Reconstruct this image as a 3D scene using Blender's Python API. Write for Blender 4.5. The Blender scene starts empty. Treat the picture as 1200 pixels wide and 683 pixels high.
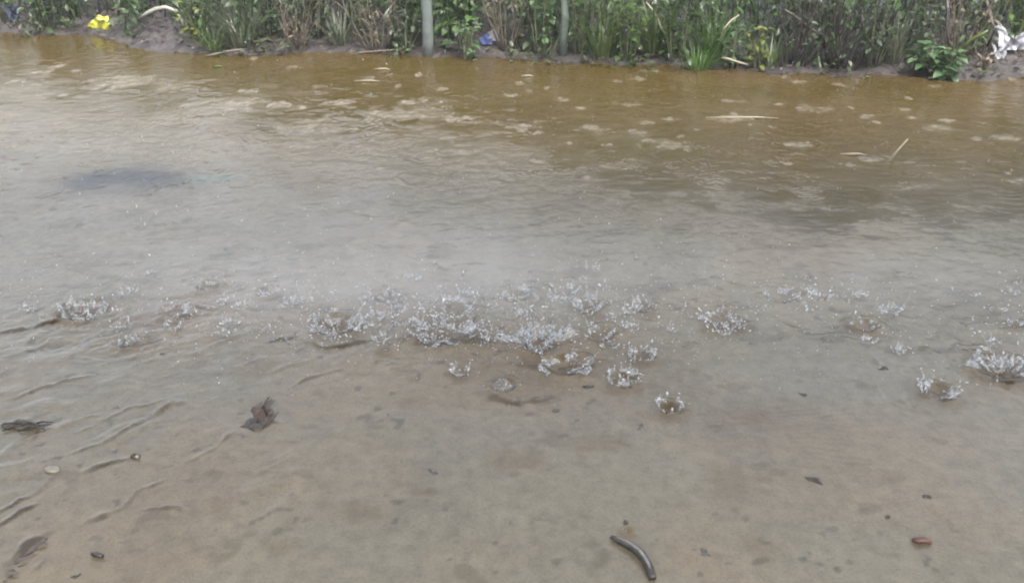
import bpy, math, random
import numpy as np
from mathutils import Vector, Matrix

R = math.radians
HAZE, MIST, LEAF = 0.003, 1.2, 0.60
sc = bpy.context.scene
C = sc.collection
rng = np.random.default_rng(7)
random.seed(11)

# ------------------------------------------------------------------ camera
CAM_H, PITCH, FPX = 1.5, R(27.2), 1152.0
cam = bpy.data.cameras.new('camera')
cam.sensor_width = 36.0
cam.lens = 36.0 * FPX / 1200.0
cam.clip_start, cam.clip_end = 0.05, 2000
cam_o = bpy.data.objects.new('camera', cam)
C.objects.link(cam_o)
cam_o.location = (0, 0, CAM_H)
cam_o.rotation_euler = (R(90) - PITCH, 0, 0)
sc.camera = cam_o


def at(px, py, z=0.0):
    """Where the line of sight through a pixel of the photograph meets the height z."""
    X = (px - 600) / FPX
    Y = -(py - 341.5) / FPX
    d = Vector((X, math.cos(PITCH) + Y * math.sin(PITCH), -math.sin(PITCH) + Y * math.cos(PITCH)))
    t = (z - CAM_H) / d.z
    return Vector((0, 0, CAM_H)) + d * t


def at_depth(px, py, y):
    """Where the line of sight through a pixel reaches the distance y."""
    X = (px - 600) / FPX
    Y = -(py - 341.5) / FPX
    d = Vector((X, math.cos(PITCH) + Y * math.sin(PITCH), -math.sin(PITCH) + Y * math.cos(PITCH)))
    return Vector((0, 0, CAM_H)) + d * (y / d.y)


# ------------------------------------------------------------------ noise in numpy
def vnoise(x, y, seed):
    xi = np.floor(x).astype(np.int64)
    yi = np.floor(y).astype(np.int64)
    fx, fy = x - xi, y - yi
    fx = fx * fx * fx * (fx * (fx * 6 - 15) + 10)
    fy = fy * fy * fy * (fy * (fy * 6 - 15) + 10)

    def h(a, b):
        n = (a * 374761393 + b * 668265263 + seed * 1442695041) & 0xFFFFFFFF
        n = ((n ^ (n >> 13)) * 1274126177) & 0xFFFFFFFF
        n = n ^ (n >> 16)
        return (n & 0xFFFF) / 32767.5 - 1.0
    a, b = h(xi, yi), h(xi + 1, yi)
    c, d = h(xi, yi + 1), h(xi + 1, yi + 1)
    return (a * (1 - fx) + b * fx) * (1 - fy) + (c * (1 - fx) + d * fx) * fy


def fbm(x, y, seed, octv=4, gain=0.5):
    s, a, f, tot = 0, 1.0, 1.0, 0
    for k in range(octv):
        s = s + a * vnoise(x * f + 17.3 * k, y * f - 9.1 * k, seed + k * 31)
        tot += a
        a *= gain
        f *= 2.03
    return s / tot


def sstep(e0, e1, v):
    t = np.clip((v - e0) / (e1 - e0), 0, 1)
    return t * t * (3 - 2 * t)


# ------------------------------------------------------------------ materials
def new_mat(name):
    m = bpy.data.materials.new(name)
    m.use_nodes = True
    nt = m.node_tree
    nt.nodes.clear()
    out = nt.nodes.new('ShaderNodeOutputMaterial')
    return m, nt, out


def principled(nt, out=None, **kw):
    p = nt.nodes.new('ShaderNodeBsdfPrincipled')
    for k, v in kw.items():
        p.inputs[k.replace('_', ' ')].default_value = v
    if out is not None:
        nt.links.new(p.outputs[0], out.inputs['Surface'])
    return p


def ramp(nt, fac, stops):
    r = nt.nodes.new('ShaderNodeValToRGB')
    el = r.color_ramp.elements
    while len(el) < len(stops):
        el.new(0.5)
    for e, (p, c) in zip(el, stops):
        e.position = p
        e.color = (*c, 1)
    nt.links.new(fac, r.inputs[0])
    return r.outputs[0]


def noise_node(nt, scale, detail=4, rough=0.5, vec=None, dist=0.0):
    n = nt.nodes.new('ShaderNodeTexNoise')
    n.inputs['Scale'].default_value = scale
    n.inputs['Detail'].default_value = detail
    n.inputs['Roughness'].default_value = rough
    n.inputs['Distortion'].default_value = dist
    if vec is not None:
        nt.links.new(vec, n.inputs['Vector'])
    return n


def obj_coords(nt):
    return nt.nodes.new('ShaderNodeTexCoord').outputs['Object']


def simple_mat(name, cols, scale=40, rough=0.5, bump=0.3, bdist=0.002, spec=0.5, **kw):
    m, nt, out = new_mat(name)
    v = obj_coords(nt)
    n = noise_node(nt, scale, 5, 0.6, v)
    k = len(cols)
    col = ramp(nt, n.outputs[0], [(0.25 + 0.5 * i / max(1, k - 1), c) for i, c in enumerate(cols)])
    p = principled(nt, out, Roughness=rough, **kw)
    p.inputs['Specular IOR Level'].default_value = spec
    nt.links.new(col, p.inputs['Base Color'])
    b = nt.nodes.new('ShaderNodeBump')
    b.inputs['Strength'].default_value = bump
    b.inputs['Distance'].default_value = bdist
    n2 = noise_node(nt, scale * 3, 4, 0.6, v)
    nt.links.new(n2.outputs[0], b.inputs['Height'])
    nt.links.new(b.outputs[0], p.inputs['Normal'])
    return m


def leaf_mat(name, cols, rough=0.4, trans=0.35):
    """Foliage: a colour of its own for every leaf, a little light passing through."""
    m, nt, out = new_mat(name)
    g = nt.nodes.new('ShaderNodeNewGeometry')
    k = len(cols)
    col = ramp(nt, g.outputs['Random Per Island'], [(i / max(1, k - 1), tuple(q * LEAF for q in c)) for i, c in enumerate(cols)])
    n = noise_node(nt, 30, 3, 0.6, obj_coords(nt))
    mx = nt.nodes.new('ShaderNodeMix')
    mx.data_type = 'RGBA'
    mx.blend_type = 'MULTIPLY'
    mx.inputs[0].default_value = 0.55
    r2 = ramp(nt, n.outputs[0], [(0.3, (0.45, 0.45, 0.4)), (0.7, (1.25, 1.2, 1.1))])
    nt.links.new(col, mx.inputs[6])
    nt.links.new(r2, mx.inputs[7])
    col = mx.outputs[2]
    p = principled(nt, None, Roughness=rough)
    nt.links.new(col, p.inputs['Base Color'])
    t = nt.nodes.new('ShaderNodeBsdfTranslucent')
    nt.links.new(col, t.inputs['Color'])
    ms = nt.nodes.new('ShaderNodeMixShader')
    ms.inputs[0].default_value = trans
    nt.links.new(p.outputs[0], ms.inputs[1])
    nt.links.new(t.outputs[0], ms.inputs[2])
    nt.links.new(ms.outputs[0], out.inputs['Surface'])
    return m


M = {}
M['leaf_green'] = leaf_mat('leaf_green', [(.035, .075, .022), (.06, .125, .035), (.085, .16, .05), (.05, .10, .04)])
M['leaf_bright'] = leaf_mat('leaf_bright', [(.06, .14, .025), (.10, .21, .04), (.14, .26, .06), (.08, .17, .04)], 0.35, 0.4)
M['leaf_grey'] = leaf_mat('leaf_grey', [(.06, .085, .055), (.09, .12, .08), (.12, .16, .11), (.05, .075, .045)])
M['leaf_yellow'] = leaf_mat('leaf_yellow', [(.14, .19, .04), (.22, .26, .06), (.10, .16, .04), (.28, .28, .08)])
M['leaf_mint'] = leaf_mat('leaf_mint', [(.08, .16, .07), (.12, .22, .10), (.16, .27, .13), (.06, .12, .05)], 0.35, 0.35)
M['leaf_dry'] = leaf_mat('leaf_dry', [(.10, .075, .045), (.15, .11, .07), (.07, .05, .03), (.20, .16, .10)], 0.6, 0.2)
M['grass'] = leaf_mat('grass', [(.05, .10, .03), (.09, .16, .045), (.13, .20, .06), (.17, .19, .08)], 0.4, 0.35)
M['grass_grey'] = leaf_mat('grass_grey', [(.07, .10, .06), (.11, .14, .09), (.16, .19, .12), (.20, .20, .14)], 0.45, 0.3)
M['stem'] = simple_mat('stem', [(.05, .06, .03), (.10, .11, .055)], 60, 0.55)
M['stem_dry'] = simple_mat('stem_dry', [(.05, .04, .03), (.10, .083, .065)], 60, 0.6)
M['straw'] = simple_mat('straw', [(.10, .09, .058), (.17, .15, .105)], 40, 0.5)
M['straw_pale'] = simple_mat('straw_pale', [(.13, .13, .105), (.22, .215, .18)], 40, 0.5)
M['post'] = simple_mat('post', [(.035, .043, .039), (.085, .10, .094), (.055, .068, .063)], 9, 0.65, 0.5, 0.004)
M['stream_solid'] = simple_mat('stream_solid', [(.045, .06, .05), (.085, .10, .085)], 14, 0.7, 0.5, 0.004)
M['bark_dark'] = simple_mat('bark_dark', [(.010, .009, .008), (.025, .021, .018), (.06, .053, .047)], 45, 0.35, 0.8, 0.004)
M['highlight_pale'] = simple_mat('highlight_pale', [(.09, .085, .08), (.20, .19, .175)], 70, 0.3, 0.6, 0.002)
M['bark_red'] = simple_mat('bark_red', [(.045, .018, .012), (.10, .045, .03)], 70, 0.35, 0.6, 0.003)
M['dead_leaf'] = simple_mat('dead_leaf', [(.022, .015, .010), (.055, .038, .025), (.11, .085, .06)], 50, 0.4, 0.7, 0.003)
M['clod'] = simple_mat('clod', [(.020, .016, .010), (.036, .029, .020), (.055, .045, .032)], 60, 0.35, 0.9, 0.003)
M['stone_pale'] = simple_mat('stone_pale', [(.14, .13, .10), (.21, .195, .155)], 60, 0.3, 0.3)
M['stone_grey'] = simple_mat('stone_grey', [(.04, .037, .032), (.085, .078, .068)], 50, 0.3, 0.4)
M['yellow'] = simple_mat('yellow_plastic', [(.30, .30, .03), (.40, .40, .05)], 20, 0.3, 0.3, 0.002)
M['white'] = simple_mat('white_plastic', [(.19, .20, .215), (.30, .30, .32)], 15, 0.35, 0.3, 0.002)
M['navy'] = simple_mat('navy_plastic', [(.012, .018, .03), (.03, .04, .06)], 25, 0.4, 0.3, 0.002)
M['blue'] = simple_mat('blue_plastic', [(.05, .07, .18), (.10, .12, .26)], 25, 0.35, 0.3, 0.002)

# clear splash water, white mixed in for foam and sky glints
m, nt, out = new_mat('splash_water')
p = principled(nt, None, Roughness=0.03, IOR=1.33)
p.inputs['Transmission Weight'].default_value = 1.0
p.inputs['Base Color'].default_value = (0.97, 0.98, 0.98, 1)
tb = nt.nodes.new('ShaderNodeBsdfTranslucent')
tb.inputs['Color'].default_value = (.93, .95, .97, 1)
df = nt.nodes.new('ShaderNodeBsdfDiffuse')
df.inputs['Color'].default_value = (.93, .95, .97, 1)
mA = nt.nodes.new('ShaderNodeMixShader')
mA.inputs[0].default_value = 0.6
nt.links.new(df.outputs[0], mA.inputs[1])
nt.links.new(tb.outputs[0], mA.inputs[2])
nz = noise_node(nt, 110, 3, 0.6, nt.nodes.new('ShaderNodeNewGeometry').outputs['Position'])
mr = nt.nodes.new('ShaderNodeMapRange')
mr.inputs['From Min'].default_value = 0.4
mr.inputs['From Max'].default_value = 0.7
mr.inputs['To Min'].default_value = 0.0
mr.inputs['To Max'].default_value = 0.36
nt.links.new(nz.outputs[0], mr.inputs['Value'])
mB = nt.nodes.new('ShaderNodeMixShader')
nt.links.new(mr.outputs[0], mB.inputs[0])
nt.links.new(p.outputs[0], mB.inputs[1])
nt.links.new(mA.outputs[0], mB.inputs[2])
nt.links.new(mB.outputs[0], out.inputs['Surface'])
M['splash'] = m

# muddy water film, coloured by its silt and by painted reflections
m, nt, out = new_mat('muddy_water')
v = obj_coords(nt)
a = nt.nodes.new('ShaderNodeAttribute')
a.attribute_name = 'silt'
a2 = nt.nodes.new('ShaderNodeAttribute')
a2.attribute_name = 'pitting'
n1 = noise_node(nt, 26, 6, 0.65, v)
r1 = ramp(nt, n1.outputs[0], [(0.30, (.78, .76, .74)), (0.5, (1, 1, 1)), (0.72, (1.18, 1.17, 1.15))])
mx = nt.nodes.new('ShaderNodeMix')
mx.data_type = 'RGBA'
mx.blend_type = 'MULTIPLY'
mx.inputs[0].default_value = 0.8
nt.links.new(a.outputs['Color'], mx.inputs[6])
nt.links.new(r1, mx.inputs[7])
n4 = noise_node(nt, 150, 4, 0.7, v)
r4 = ramp(nt, n4.outputs[0], [(0.32, (.62, .60, .57)), (0.5, (1, 1, 1)), (0.70, (1.22, 1.21, 1.19))])
mx2 = nt.nodes.new('ShaderNodeMix')
mx2.data_type = 'RGBA'
mx2.blend_type = 'MULTIPLY'
mx2.inputs[0].default_value = 0.5
nt.links.new(mx.outputs[2], mx2.inputs[6])
nt.links.new(r4, mx2.inputs[7])
p = principled(nt, out, IOR=1.42)
nt.links.new(mx2.outputs[2], p.inputs['Base Color'])
mr = nt.nodes.new('ShaderNodeMapRange')
mr.inputs['To Min'].default_value = 0.03
mr.inputs['To Max'].default_value = 0.20
nt.links.new(a2.outputs['Fac'], mr.inputs['Value'])
nt.links.new(mr.outputs[0], p.inputs['Roughness'])
n2 = noise_node(nt, 75, 4, 0.6, v, 0.4)
b = nt.nodes.new('ShaderNodeBump')
b.inputs['Distance'].default_value = 0.0035
mr2 = nt.nodes.new('ShaderNodeMapRange')
mr2.inputs['To Min'].default_value = 0.14
mr2.inputs['To Max'].default_value = 0.85
nt.links.new(a2.outputs['Fac'], mr2.inputs['Value'])
nt.links.new(mr2.outputs[0], b.inputs['Strength'])
nt.links.new(n2.outputs[0], b.inputs['Height'])
nt.links.new(b.outputs[0], p.inputs['Normal'])
M['water'] = m

# bank and ground mud
m, nt, out = new_mat('mud')
v = obj_coords(nt)
n1 = noise_node(nt, 9, 8, 0.65, v)
col = ramp(nt, n1.outputs[0], [(0.28, (.012, .010, .0095)), (0.5, (.027, .023, .022)), (0.7, (.052, .045, .041))])
p = principled(nt, out, Roughness=0.38)
nt.links.new(col, p.inputs['Base Color'])
n2 = noise_node(nt, 35, 8, 0.7, v)
b = nt.nodes.new('ShaderNodeBump')
b.inputs['Distance'].default_value = 0.02
b.inputs['Strength'].default_value = 0.8
nt.links.new(n2.outputs[0], b.inputs['Height'])
nt.links.new(b.outputs[0], p.inputs['Normal'])
M['mud'] = m


# ------------------------------------------------------------------ object helpers
def tag(o, label=None, cat=None, group=None, kind=None):
    if label: o['label'] = label
    if cat: o['category'] = cat
    if group: o['group'] = group
    if kind: o['kind'] = kind
    return o


def empty(name, loc, label, cat, group=None):
    o = bpy.data.objects.new(name, None)
    o.empty_display_size = 0.05
    C.objects.link(o)
    o.location = loc
    return tag(o, label, cat, group)


def link_mesh(name, me, mat, parent=None, loc=None):
    if mat is not None and not me.materials:
        me.materials.append(mat)
    o = bpy.data.objects.new(name, me)
    C.objects.link(o)
    if parent is not None:
        o.parent = parent
    if loc is not None:
        o.location = loc
    return o


class MB:
    def __init__(self):
        self.v, self.f = [], []

    def tube(self, pts, rads, n=6, cap=True, wob=0.0):
        pts = [Vector(p) for p in pts]
        base = len(self.v)
        K = len(pts)
        up = Vector((0.13, 0.21, 0.97))
        for i, p in enumerate(pts):
            t = (pts[min(i + 1, K - 1)] - pts[max(i - 1, 0)])
            t = t.normalized() if t.length > 1e-9 else Vector((0, 0, 1))
            a = t.cross(up)
            if a.length < 0.05:
                a = t.cross(Vector((1, 0, 0)))
            a.normalize()
            b = t.cross(a)
            for k in range(n):
                th = 2 * math.pi * k / n
                rr = rads[i] * (1 + wob * random.uniform(-1, 1))
                self.v.append(p + a * (rr * math.cos(th)) + b * (rr * math.sin(th)))
        for i in range(K - 1):
            for k in range(n):
                k2 = (k + 1) % n
                self.f.append((base + i * n + k, base + i * n + k2, base + (i + 1) * n + k2, base + (i + 1) * n + k))
        if cap:
            self.f.append(tuple(base + k for k in range(n))[::-1])
            self.f.append(tuple(base + (K - 1) * n + k for k in range(n)))

    def leaf(self, p, d, nrm, L, W, curl=0.25, fold=0.25):
        """A folded, drooping leaf: stalk end, two widths and a tip on each side of a midrib."""
        d = d.normalized()
        s = d.cross(nrm)
        if s.length < 1e-3:
            s = d.cross(Vector((1, 0, 0)))
        s.normalize()
        u = s.cross(d)
        b = len(self.v)
        prof = [(0, 0), (.3, .82), (.62, .9), (1, 0)]
        for t, w in prof:
            mid = p + d * (L * t) - u * (curl * L * t * t)
            if w == 0:
                self.v.append(mid)
            else:
                e = u * (fold * W * w * .5)
                self.v.append(mid + s * (W * w * .5) + e)
                self.v.append(mid)
                self.v.append(mid - s * (W * w * .5) + e)
        # 0 | 1 2 3 | 4 5 6 | 7
        self.f += [(b, b + 2, b + 1), (b, b + 3, b + 2), (b + 1, b + 2, b + 5, b + 4), (b + 2, b + 3, b + 6, b + 5),
                   (b + 4, b + 5, b + 7), (b + 5, b + 6, b + 7)]

    def blade(self, p, d, L, W, bend, n=5):
        """A grass blade: a narrow strip that arches over."""
        d = Vector(d).normalized()
        hz = Vector((d.x, d.y, 0))
        if hz.length < 1e-3:
            hz = Vector((random.uniform(-1, 1), random.uniform(-1, 1), 0))
        hz.normalize()
        s = Vector((-hz.y, hz.x, 0))
        tw = random.uniform(-.6, .6)
        s = (s + hz * tw).normalized()
        b = len(self.v)
        for i in range(n + 1):
            t = i / n
            q = p + d * (L * t) + hz * (bend * L * t * t * .6) - Vector((0, 0, 1)) * (bend * L * t ** 2.4 * .75)
            w = W * (1 - t ** 1.6) * .5 + 0.0004
            self.v.append(q + s * w)
            self.v.append(q - s * w)
        for i in range(n):
            k = b + 2 * i
            self.f.append((k, k + 1, k + 3, k + 2))

    def blob(self, c, r, seed, rough=0.25, nu=10, nv=7, sq=(1, 1, 1), rot=None):
        b = len(self.v)
        rr = random.Random(seed)
        ph = [rr.uniform(0, 6.28) for _ in range(6)]
        for i in range(nv + 1):
            th = math.pi * i / nv
            for k in range(nu):
                fi = 2 * math.pi * k / nu
                q = 1 + rough * (.5 * math.sin(2 * fi + ph[0] + 1.3 * th) + .4 * math.sin(3 * fi + ph[1] - 2 * th) + .4 * math.sin(5 * th + ph[2]) * math.sin(fi + ph[3])
                                 + .25 * math.sin(7 * fi + ph[4] + 4 * th))
                w = Vector((math.sin(th) * math.cos(fi) * sq[0], math.sin(th) * math.sin(fi) * sq[1], math.cos(th) * sq[2])) * (r * q)
                if rot: w = rot @ w
                self.v.append(Vector(c) + w)
        for i in range(nv):
            for k in range(nu):
                k2 = (k + 1) % nu
                self.f.append((b + i * nu + k, b + (i + 1) * nu + k, b + (i + 1) * nu + k2, b + i * nu + k2))

    def mesh(self, name, smooth=True):
        me = bpy.data.meshes.new(name)
        me.from_pydata([tuple(v) for v in self.v], [], self.f)
        me.validate()
        if smooth:
            me.polygons.foreach_set('use_smooth', [True] * len(me.polygons))
        me.update()
        return me

    def build(self, name, mat, parent=None, loc=None, smooth=True):
        return link_mesh(name, self.mesh(name, smooth), mat, parent, loc)


def sheet(name, xs, ys, Z, mat, cols=None, pit=None):
    nx, ny = len(xs), len(ys)
    X, Y = np.meshgrid(xs, ys)
    co = np.stack([X, Y, Z], -1).reshape(-1, 3).astype(np.float32)
    idx = np.arange(nx * ny).reshape(ny, nx)
    q = np.stack([idx[:-1, :-1], idx[:-1, 1:], idx[1:, 1:], idx[1:, :-1]], -1).reshape(-1, 4)
    me = bpy.data.meshes.new(name)
    me.vertices.add(len(co))
    me.vertices.foreach_set('co', co.ravel())
    me.loops.add(q.size)
    me.loops.foreach_set('vertex_index', q.ravel().astype(np.int32))
    me.polygons.add(len(q))
    me.polygons.foreach_set('loop_start', (np.arange(len(q)) * 4).astype(np.int32))
    me.polygons.foreach_set('use_smooth', np.ones(len(q), bool))
    me.update(calc_edges=True)
    if cols is not None:
        at_ = me.attributes.new('silt', 'FLOAT_COLOR', 'POINT')  # silt tones plus painted reflections
        c4 = np.ones((nx * ny, 4), np.float32)
        c4[:, :3] = cols.reshape(-1, 3)
        at_.data.foreach_set('color', c4.ravel())
    if pit is not None:
        at_ = me.attributes.new('pitting', 'FLOAT', 'POINT')
        at_.data.foreach_set('value', pit.astype(np.float32).ravel())
    return link_mesh(name, me, mat)


# ------------------------------------------------------------------ the bank line
_bk = [at(px, py) for px, py in [(-500, 34), (0, 37), (105, 40), (160, 53), (260, 62), (400, 57), (520, 66), (650, 69), (800, 77), (950, 84), (1100, 88), (1200, 90), (1700, 100)]]
_bx = np.array([-40] + [p.x for p in _bk] + [40])
_by = np.array([_bk[0].y] + [p.y for p in _bk] + [_bk[-1].y])


def bank_y(x):
    return np.interp(x, _bx, _by)


def ground_h(x, y):
    d = y - bank_y(x) + 0.10 * fbm(x * 2.2, y * 2.2, 51, 3)
    rise = sstep(-0.35, 0.28, d)
    h = -0.055 + 0.125 * rise + 0.11 * sstep(0.2, 2.5, d)
    h = h + rise * (0.045 * fbm(x * 4, y * 4, 61, 4) + 0.035 * fbm(x * 13, y * 13, 62, 3))
    h = h + 0.12 * sstep(12.0, 13.8, np.abs(x)) + 0.1 * sstep(-1.2, -2.0, y)
    return h


def ground_z(x, y):
    return float(ground_h(np.array([x]), np.array([y]))[0])


def spaced(parts):
    out_ = []
    for a0, a1, s in parts:
        out_.append(np.arange(a0, a1, s))
    return np.concatenate(out_ + [np.array([parts[-1][1]])])


gx = np.concatenate([[-400, -150, -60, -30, -18], spaced([(-14, -5, .12), (-5, 5, .025), (5, 14, .12)]), [18, 30, 60, 150, 400]])
gy = np.concatenate([[-400, -150, -50, -15, -6], spaced([(-3, 5.0, .12), (5.0, 7.6, .02), (7.6, 12, .1)]), [16, 25, 50, 120, 300, 600]])
X, Y = np.meshgrid(gx, gy)
tag(sheet('ground', gx, gy, ground_h(X, Y), M['mud']), kind='structure')

# ------------------------------------------------------------------ splashes read off the photograph
# px, py of the base, width px, height px, kind, label
SPL = [
    (523, 381, 100, 46, 'bowl', 'largest splash, a wide bowl with a tall white jet on its left'),
    (395, 383, 52, 34, 'crown', 'clear splash crown with a bead of light on top, left of the largest splash bowl'),
    (632, 402, 66, 52, 'spray', 'dense white splash breaking in the middle of the drip line'),
    (664, 428, 52, 32, 'crown', 'splash crown with bright beads over brown water, just in front of the dense white splash'),
    (540, 437, 26, 16, 'cup', 'small cup-shaped splash alone on smooth water in front of the widest splash bowl'),
    (589, 452, 34, 22, 'dome', 'rounded olive dome of water left of the beaded splash crown'),
    (730, 445, 38, 18, 'cup', 'low brown cup-shaped splash with a bright bead, right of the beaded crown'),
    (785, 478, 32, 12, 'cup', 'low flat cup-shaped splash nearest the curved stick'),
    (752, 418, 34, 18, 'cup', 'shallow splash cup rimmed with beads behind the low brown cup'),
    (702, 392, 40, 40, 'jets', 'loose splash of thin jets right of the dense white splash'),
    (750, 358, 32, 36, 'jets', 'upright pair of splash jets behind the shallow beaded cup'),
    (846, 376, 46, 20, 'crown', 'splash crown with a bright slanting jet at its right end'),
    (1098, 458, 42, 30, 'crown', 'clear splash crown at the right, beaded all round its rim'),
    (1172, 432, 60, 44, 'spray', 'splash sheet thrown up close to the right end of the drip line'),
    (204, 366, 40, 18, 'crown', 'flat glassy splash crown over a reddish brown wavelet at the left'),
    (151, 402, 28, 24, 'jets', 'small white splash in front of the flat glassy crown at the left'),
    (98, 366, 54, 14, 'cup', 'leftmost low splash on the long brown wavelet'),
    (1012, 382, 38, 36, 'jets', 'thin splash jets between the slanting-jet crown and the right-hand sheet'),
    (914, 348, 44, 36, 'jets', 'faint tall splash jets behind the slanting-jet crown'),
    (458, 350, 40, 28, 'jets', 'thin splash jets behind the left rim of the largest bowl'),
    (606, 344, 44, 44, 'jets', 'faint splash jets behind the dense white splash'),
    (662, 340, 40, 40, 'jets', 'misty splash jets farthest back in the middle of the drip line'),
    (452, 408, 14, 12, 'jets', 'tiny single splash spike in front of the largest bowl'),
    (316, 342, 30, 24, 'jets', 'scattered beads of a splash above the brown wavelet left of centre'),
    (242, 336, 30, 18, 'jets', 'small splash of slanting drops behind the flat glassy crown'),
    (500, 398, 24, 20, 'cup', 'small olive splash cup at the foot of the tall white jet'),
    (570, 400, 26, 22, 'jets', 'small beaded splash under the right rim of the largest bowl'),
    (690, 360, 36, 30, 'crown', 'ragged splash crown behind the loose thin jets'),
    (735, 622, 14, 12, 'jets', 'tiny white splash spike just above the curved stick'),
    (960, 350, 26, 22, 'cup', 'pale small splash right of the faint tall jets'),
    (1190, 380, 22, 26, 'jets', 'thin splash jet at the right edge above the thrown sheet'),
]

# ------------------------------------------------------------------ the water over the road
wx = np.concatenate([spaced([(-14, -5, .06), (-5, -2.0, .011), (-2.0, 2.0, .0062), (2.0, 5, .011), (5, 14, .06)])])
wy = spaced([(-2.0, 1.3, .05), (1.3, 4.2, .0062), (4.2, 6.3, .010), (6.3, 7.4, .03)])
X, Y = np.meshgrid(wx, wy)
H = np.zeros_like(X)
near = (np.abs(X) < 5.2)
H += 0.0016 * fbm(X * 3.0, Y * 3.0, 3, 3)
calm = .45 + .55 * sstep(2.2, 3.2, Y)
H += 0.0020 * calm * fbm(X * 9, Y * 12, 5, 3)
H += 0.0013 * calm * fbm(X * 24, Y * 34, 8, 2)
H += 0.0030 * sstep(2.3, 2.9, Y) * sstep(.0, .45, fbm(X * 3, Y * 5, 9, 3)) * fbm(X * 17, Y * 24, 10, 3)

H += 0.0034 * sstep(3.3, 4.2, Y) * (.35 + .65 * sstep(-.1, .4, fbm(X * 2.4, Y * 4, 11, 3))) * fbm(X * 13, Y * 19, 12, 3)

# sheet flow at lower left runs in small steps; the lines climb to the right
ang = R(38)
U = X * math.cos(ang) + Y * math.sin(ang)
V = -X * math.sin(ang) + Y * math.cos(ang)
wV = V + 0.05 * fbm(U * 3, V * 5, 77, 3)
rid = 1 - np.abs(fbm(U * 2.3, wV * 11, 71, 3))
flow = sstep(-0.1, -0.9, X + 0.25 * (Y - 2.0)) * sstep(2.9, 2.4, Y) * sstep(-0.2, .5, fbm(X * 2, Y * 2, 15, 2) + .35)
H += 0.0048 * np.clip(rid - 0.84, 0, 1) / 0.16 * flow * sstep(-.15, .35, fbm(X * 7, Y * 9, 16, 3))
# fine wavelets at the right foreground and behind the drip line
wl = sstep(0.05, 0.5, fbm(X * 1.6, Y * 2.4, 81, 2))
ph = (Y + 0.07 * fbm(X * 4, Y * 4, 82, 3)) * 2 * math.pi / 0.024
H += 0.0006 * np.sin(ph) * wl * (0.15 + 0.85 * sstep(0.3, 0.9, X)) * sstep(-.1, .5, fbm(X * 5, Y * 7, 84, 3)) * sstep(2.6, 2.2, Y)

stain = np.zeros_like(X)       # brown silt lines
SEG = [
    ([(0, 684), (15, 657), (35, 640), (56, 628)], .020, .004, 1.0),
    ([(-5, 602), (25, 585), (45, 575), (66, 556)], .012, .005, .7),
    ([(100, 612), (125, 605), (145, 597), (158, 577), (196, 563)], .011, .005, .7),
    ([(95, 553), (130, 542), (152, 540)], .010, .005, .5),
    ([(80, 532), (120, 520), (160, 500), (200, 477), (236, 466)], .011, .005, .5),
    ([(225, 540), (255, 525), (282, 500)], .009, .004, .45),
    ([(-5, 500), (25, 497), (48, 500)], .012, .005, .9),
    ([(165, 600), (216, 597)], .008, .004, .5),
    ([(-5, 617), (20, 606), (43, 593)], .010, .005, .7),
    ([(330, 460), (370, 440), (406, 430)], .011, .004, .4),
    ([(36, 672), (52, 660)], .010, .004, .6),
    ([(-10, 392), (30, 385), (62, 376), (98, 368), (130, 362)], .018, .007, .8),
    ([(184, 370), (203, 372), (223, 368)], .022, .008, 1.0),
    ([(316, 398), (334, 396), (352, 393)], .020, .008, .9),
    ([(362, 402), (400, 407), (430, 402), (441, 396)], .016, .007, .8),
    ([(135, 407), (165, 405)], .018, .007, .7),
    ([(462, 397), (500, 404), (560, 399), (585, 402)], .02, .007, .8),
    ([(600, 428), (640, 434), (690, 430), (712, 424)], .02, .007, .9),
    ([(560, 462), (600, 470), (655, 465)], .014, .005, .6),
    ([(1150, 443), (1180, 446), (1215, 443)], .02, .007, .9),
    ([(1078, 462), (1118, 464)], .018, .006, .6),
    ([(826, 384), (872, 386)], .016, .005, .5),
    ([(180, 490), (206, 470)], .008, .004, .25),
    ([(90, 505), (150, 480), (190, 470)], .008, .004, .3),
    ([(0, 470), (60, 452), (110, 440)], .009, .004, .3),
    ([(905, 395), (960, 400), (1010, 396)], .010, .003, .2),
    ([(1060, 408), (1120, 412)], .010, .004, .25),
    ([(1080, 355), (1100, 362), (1150, 364)], .012, .004, .35),
    ([(980, 322), (1010, 320), (1040, 324)], .014, .004, .35),
]
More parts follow.
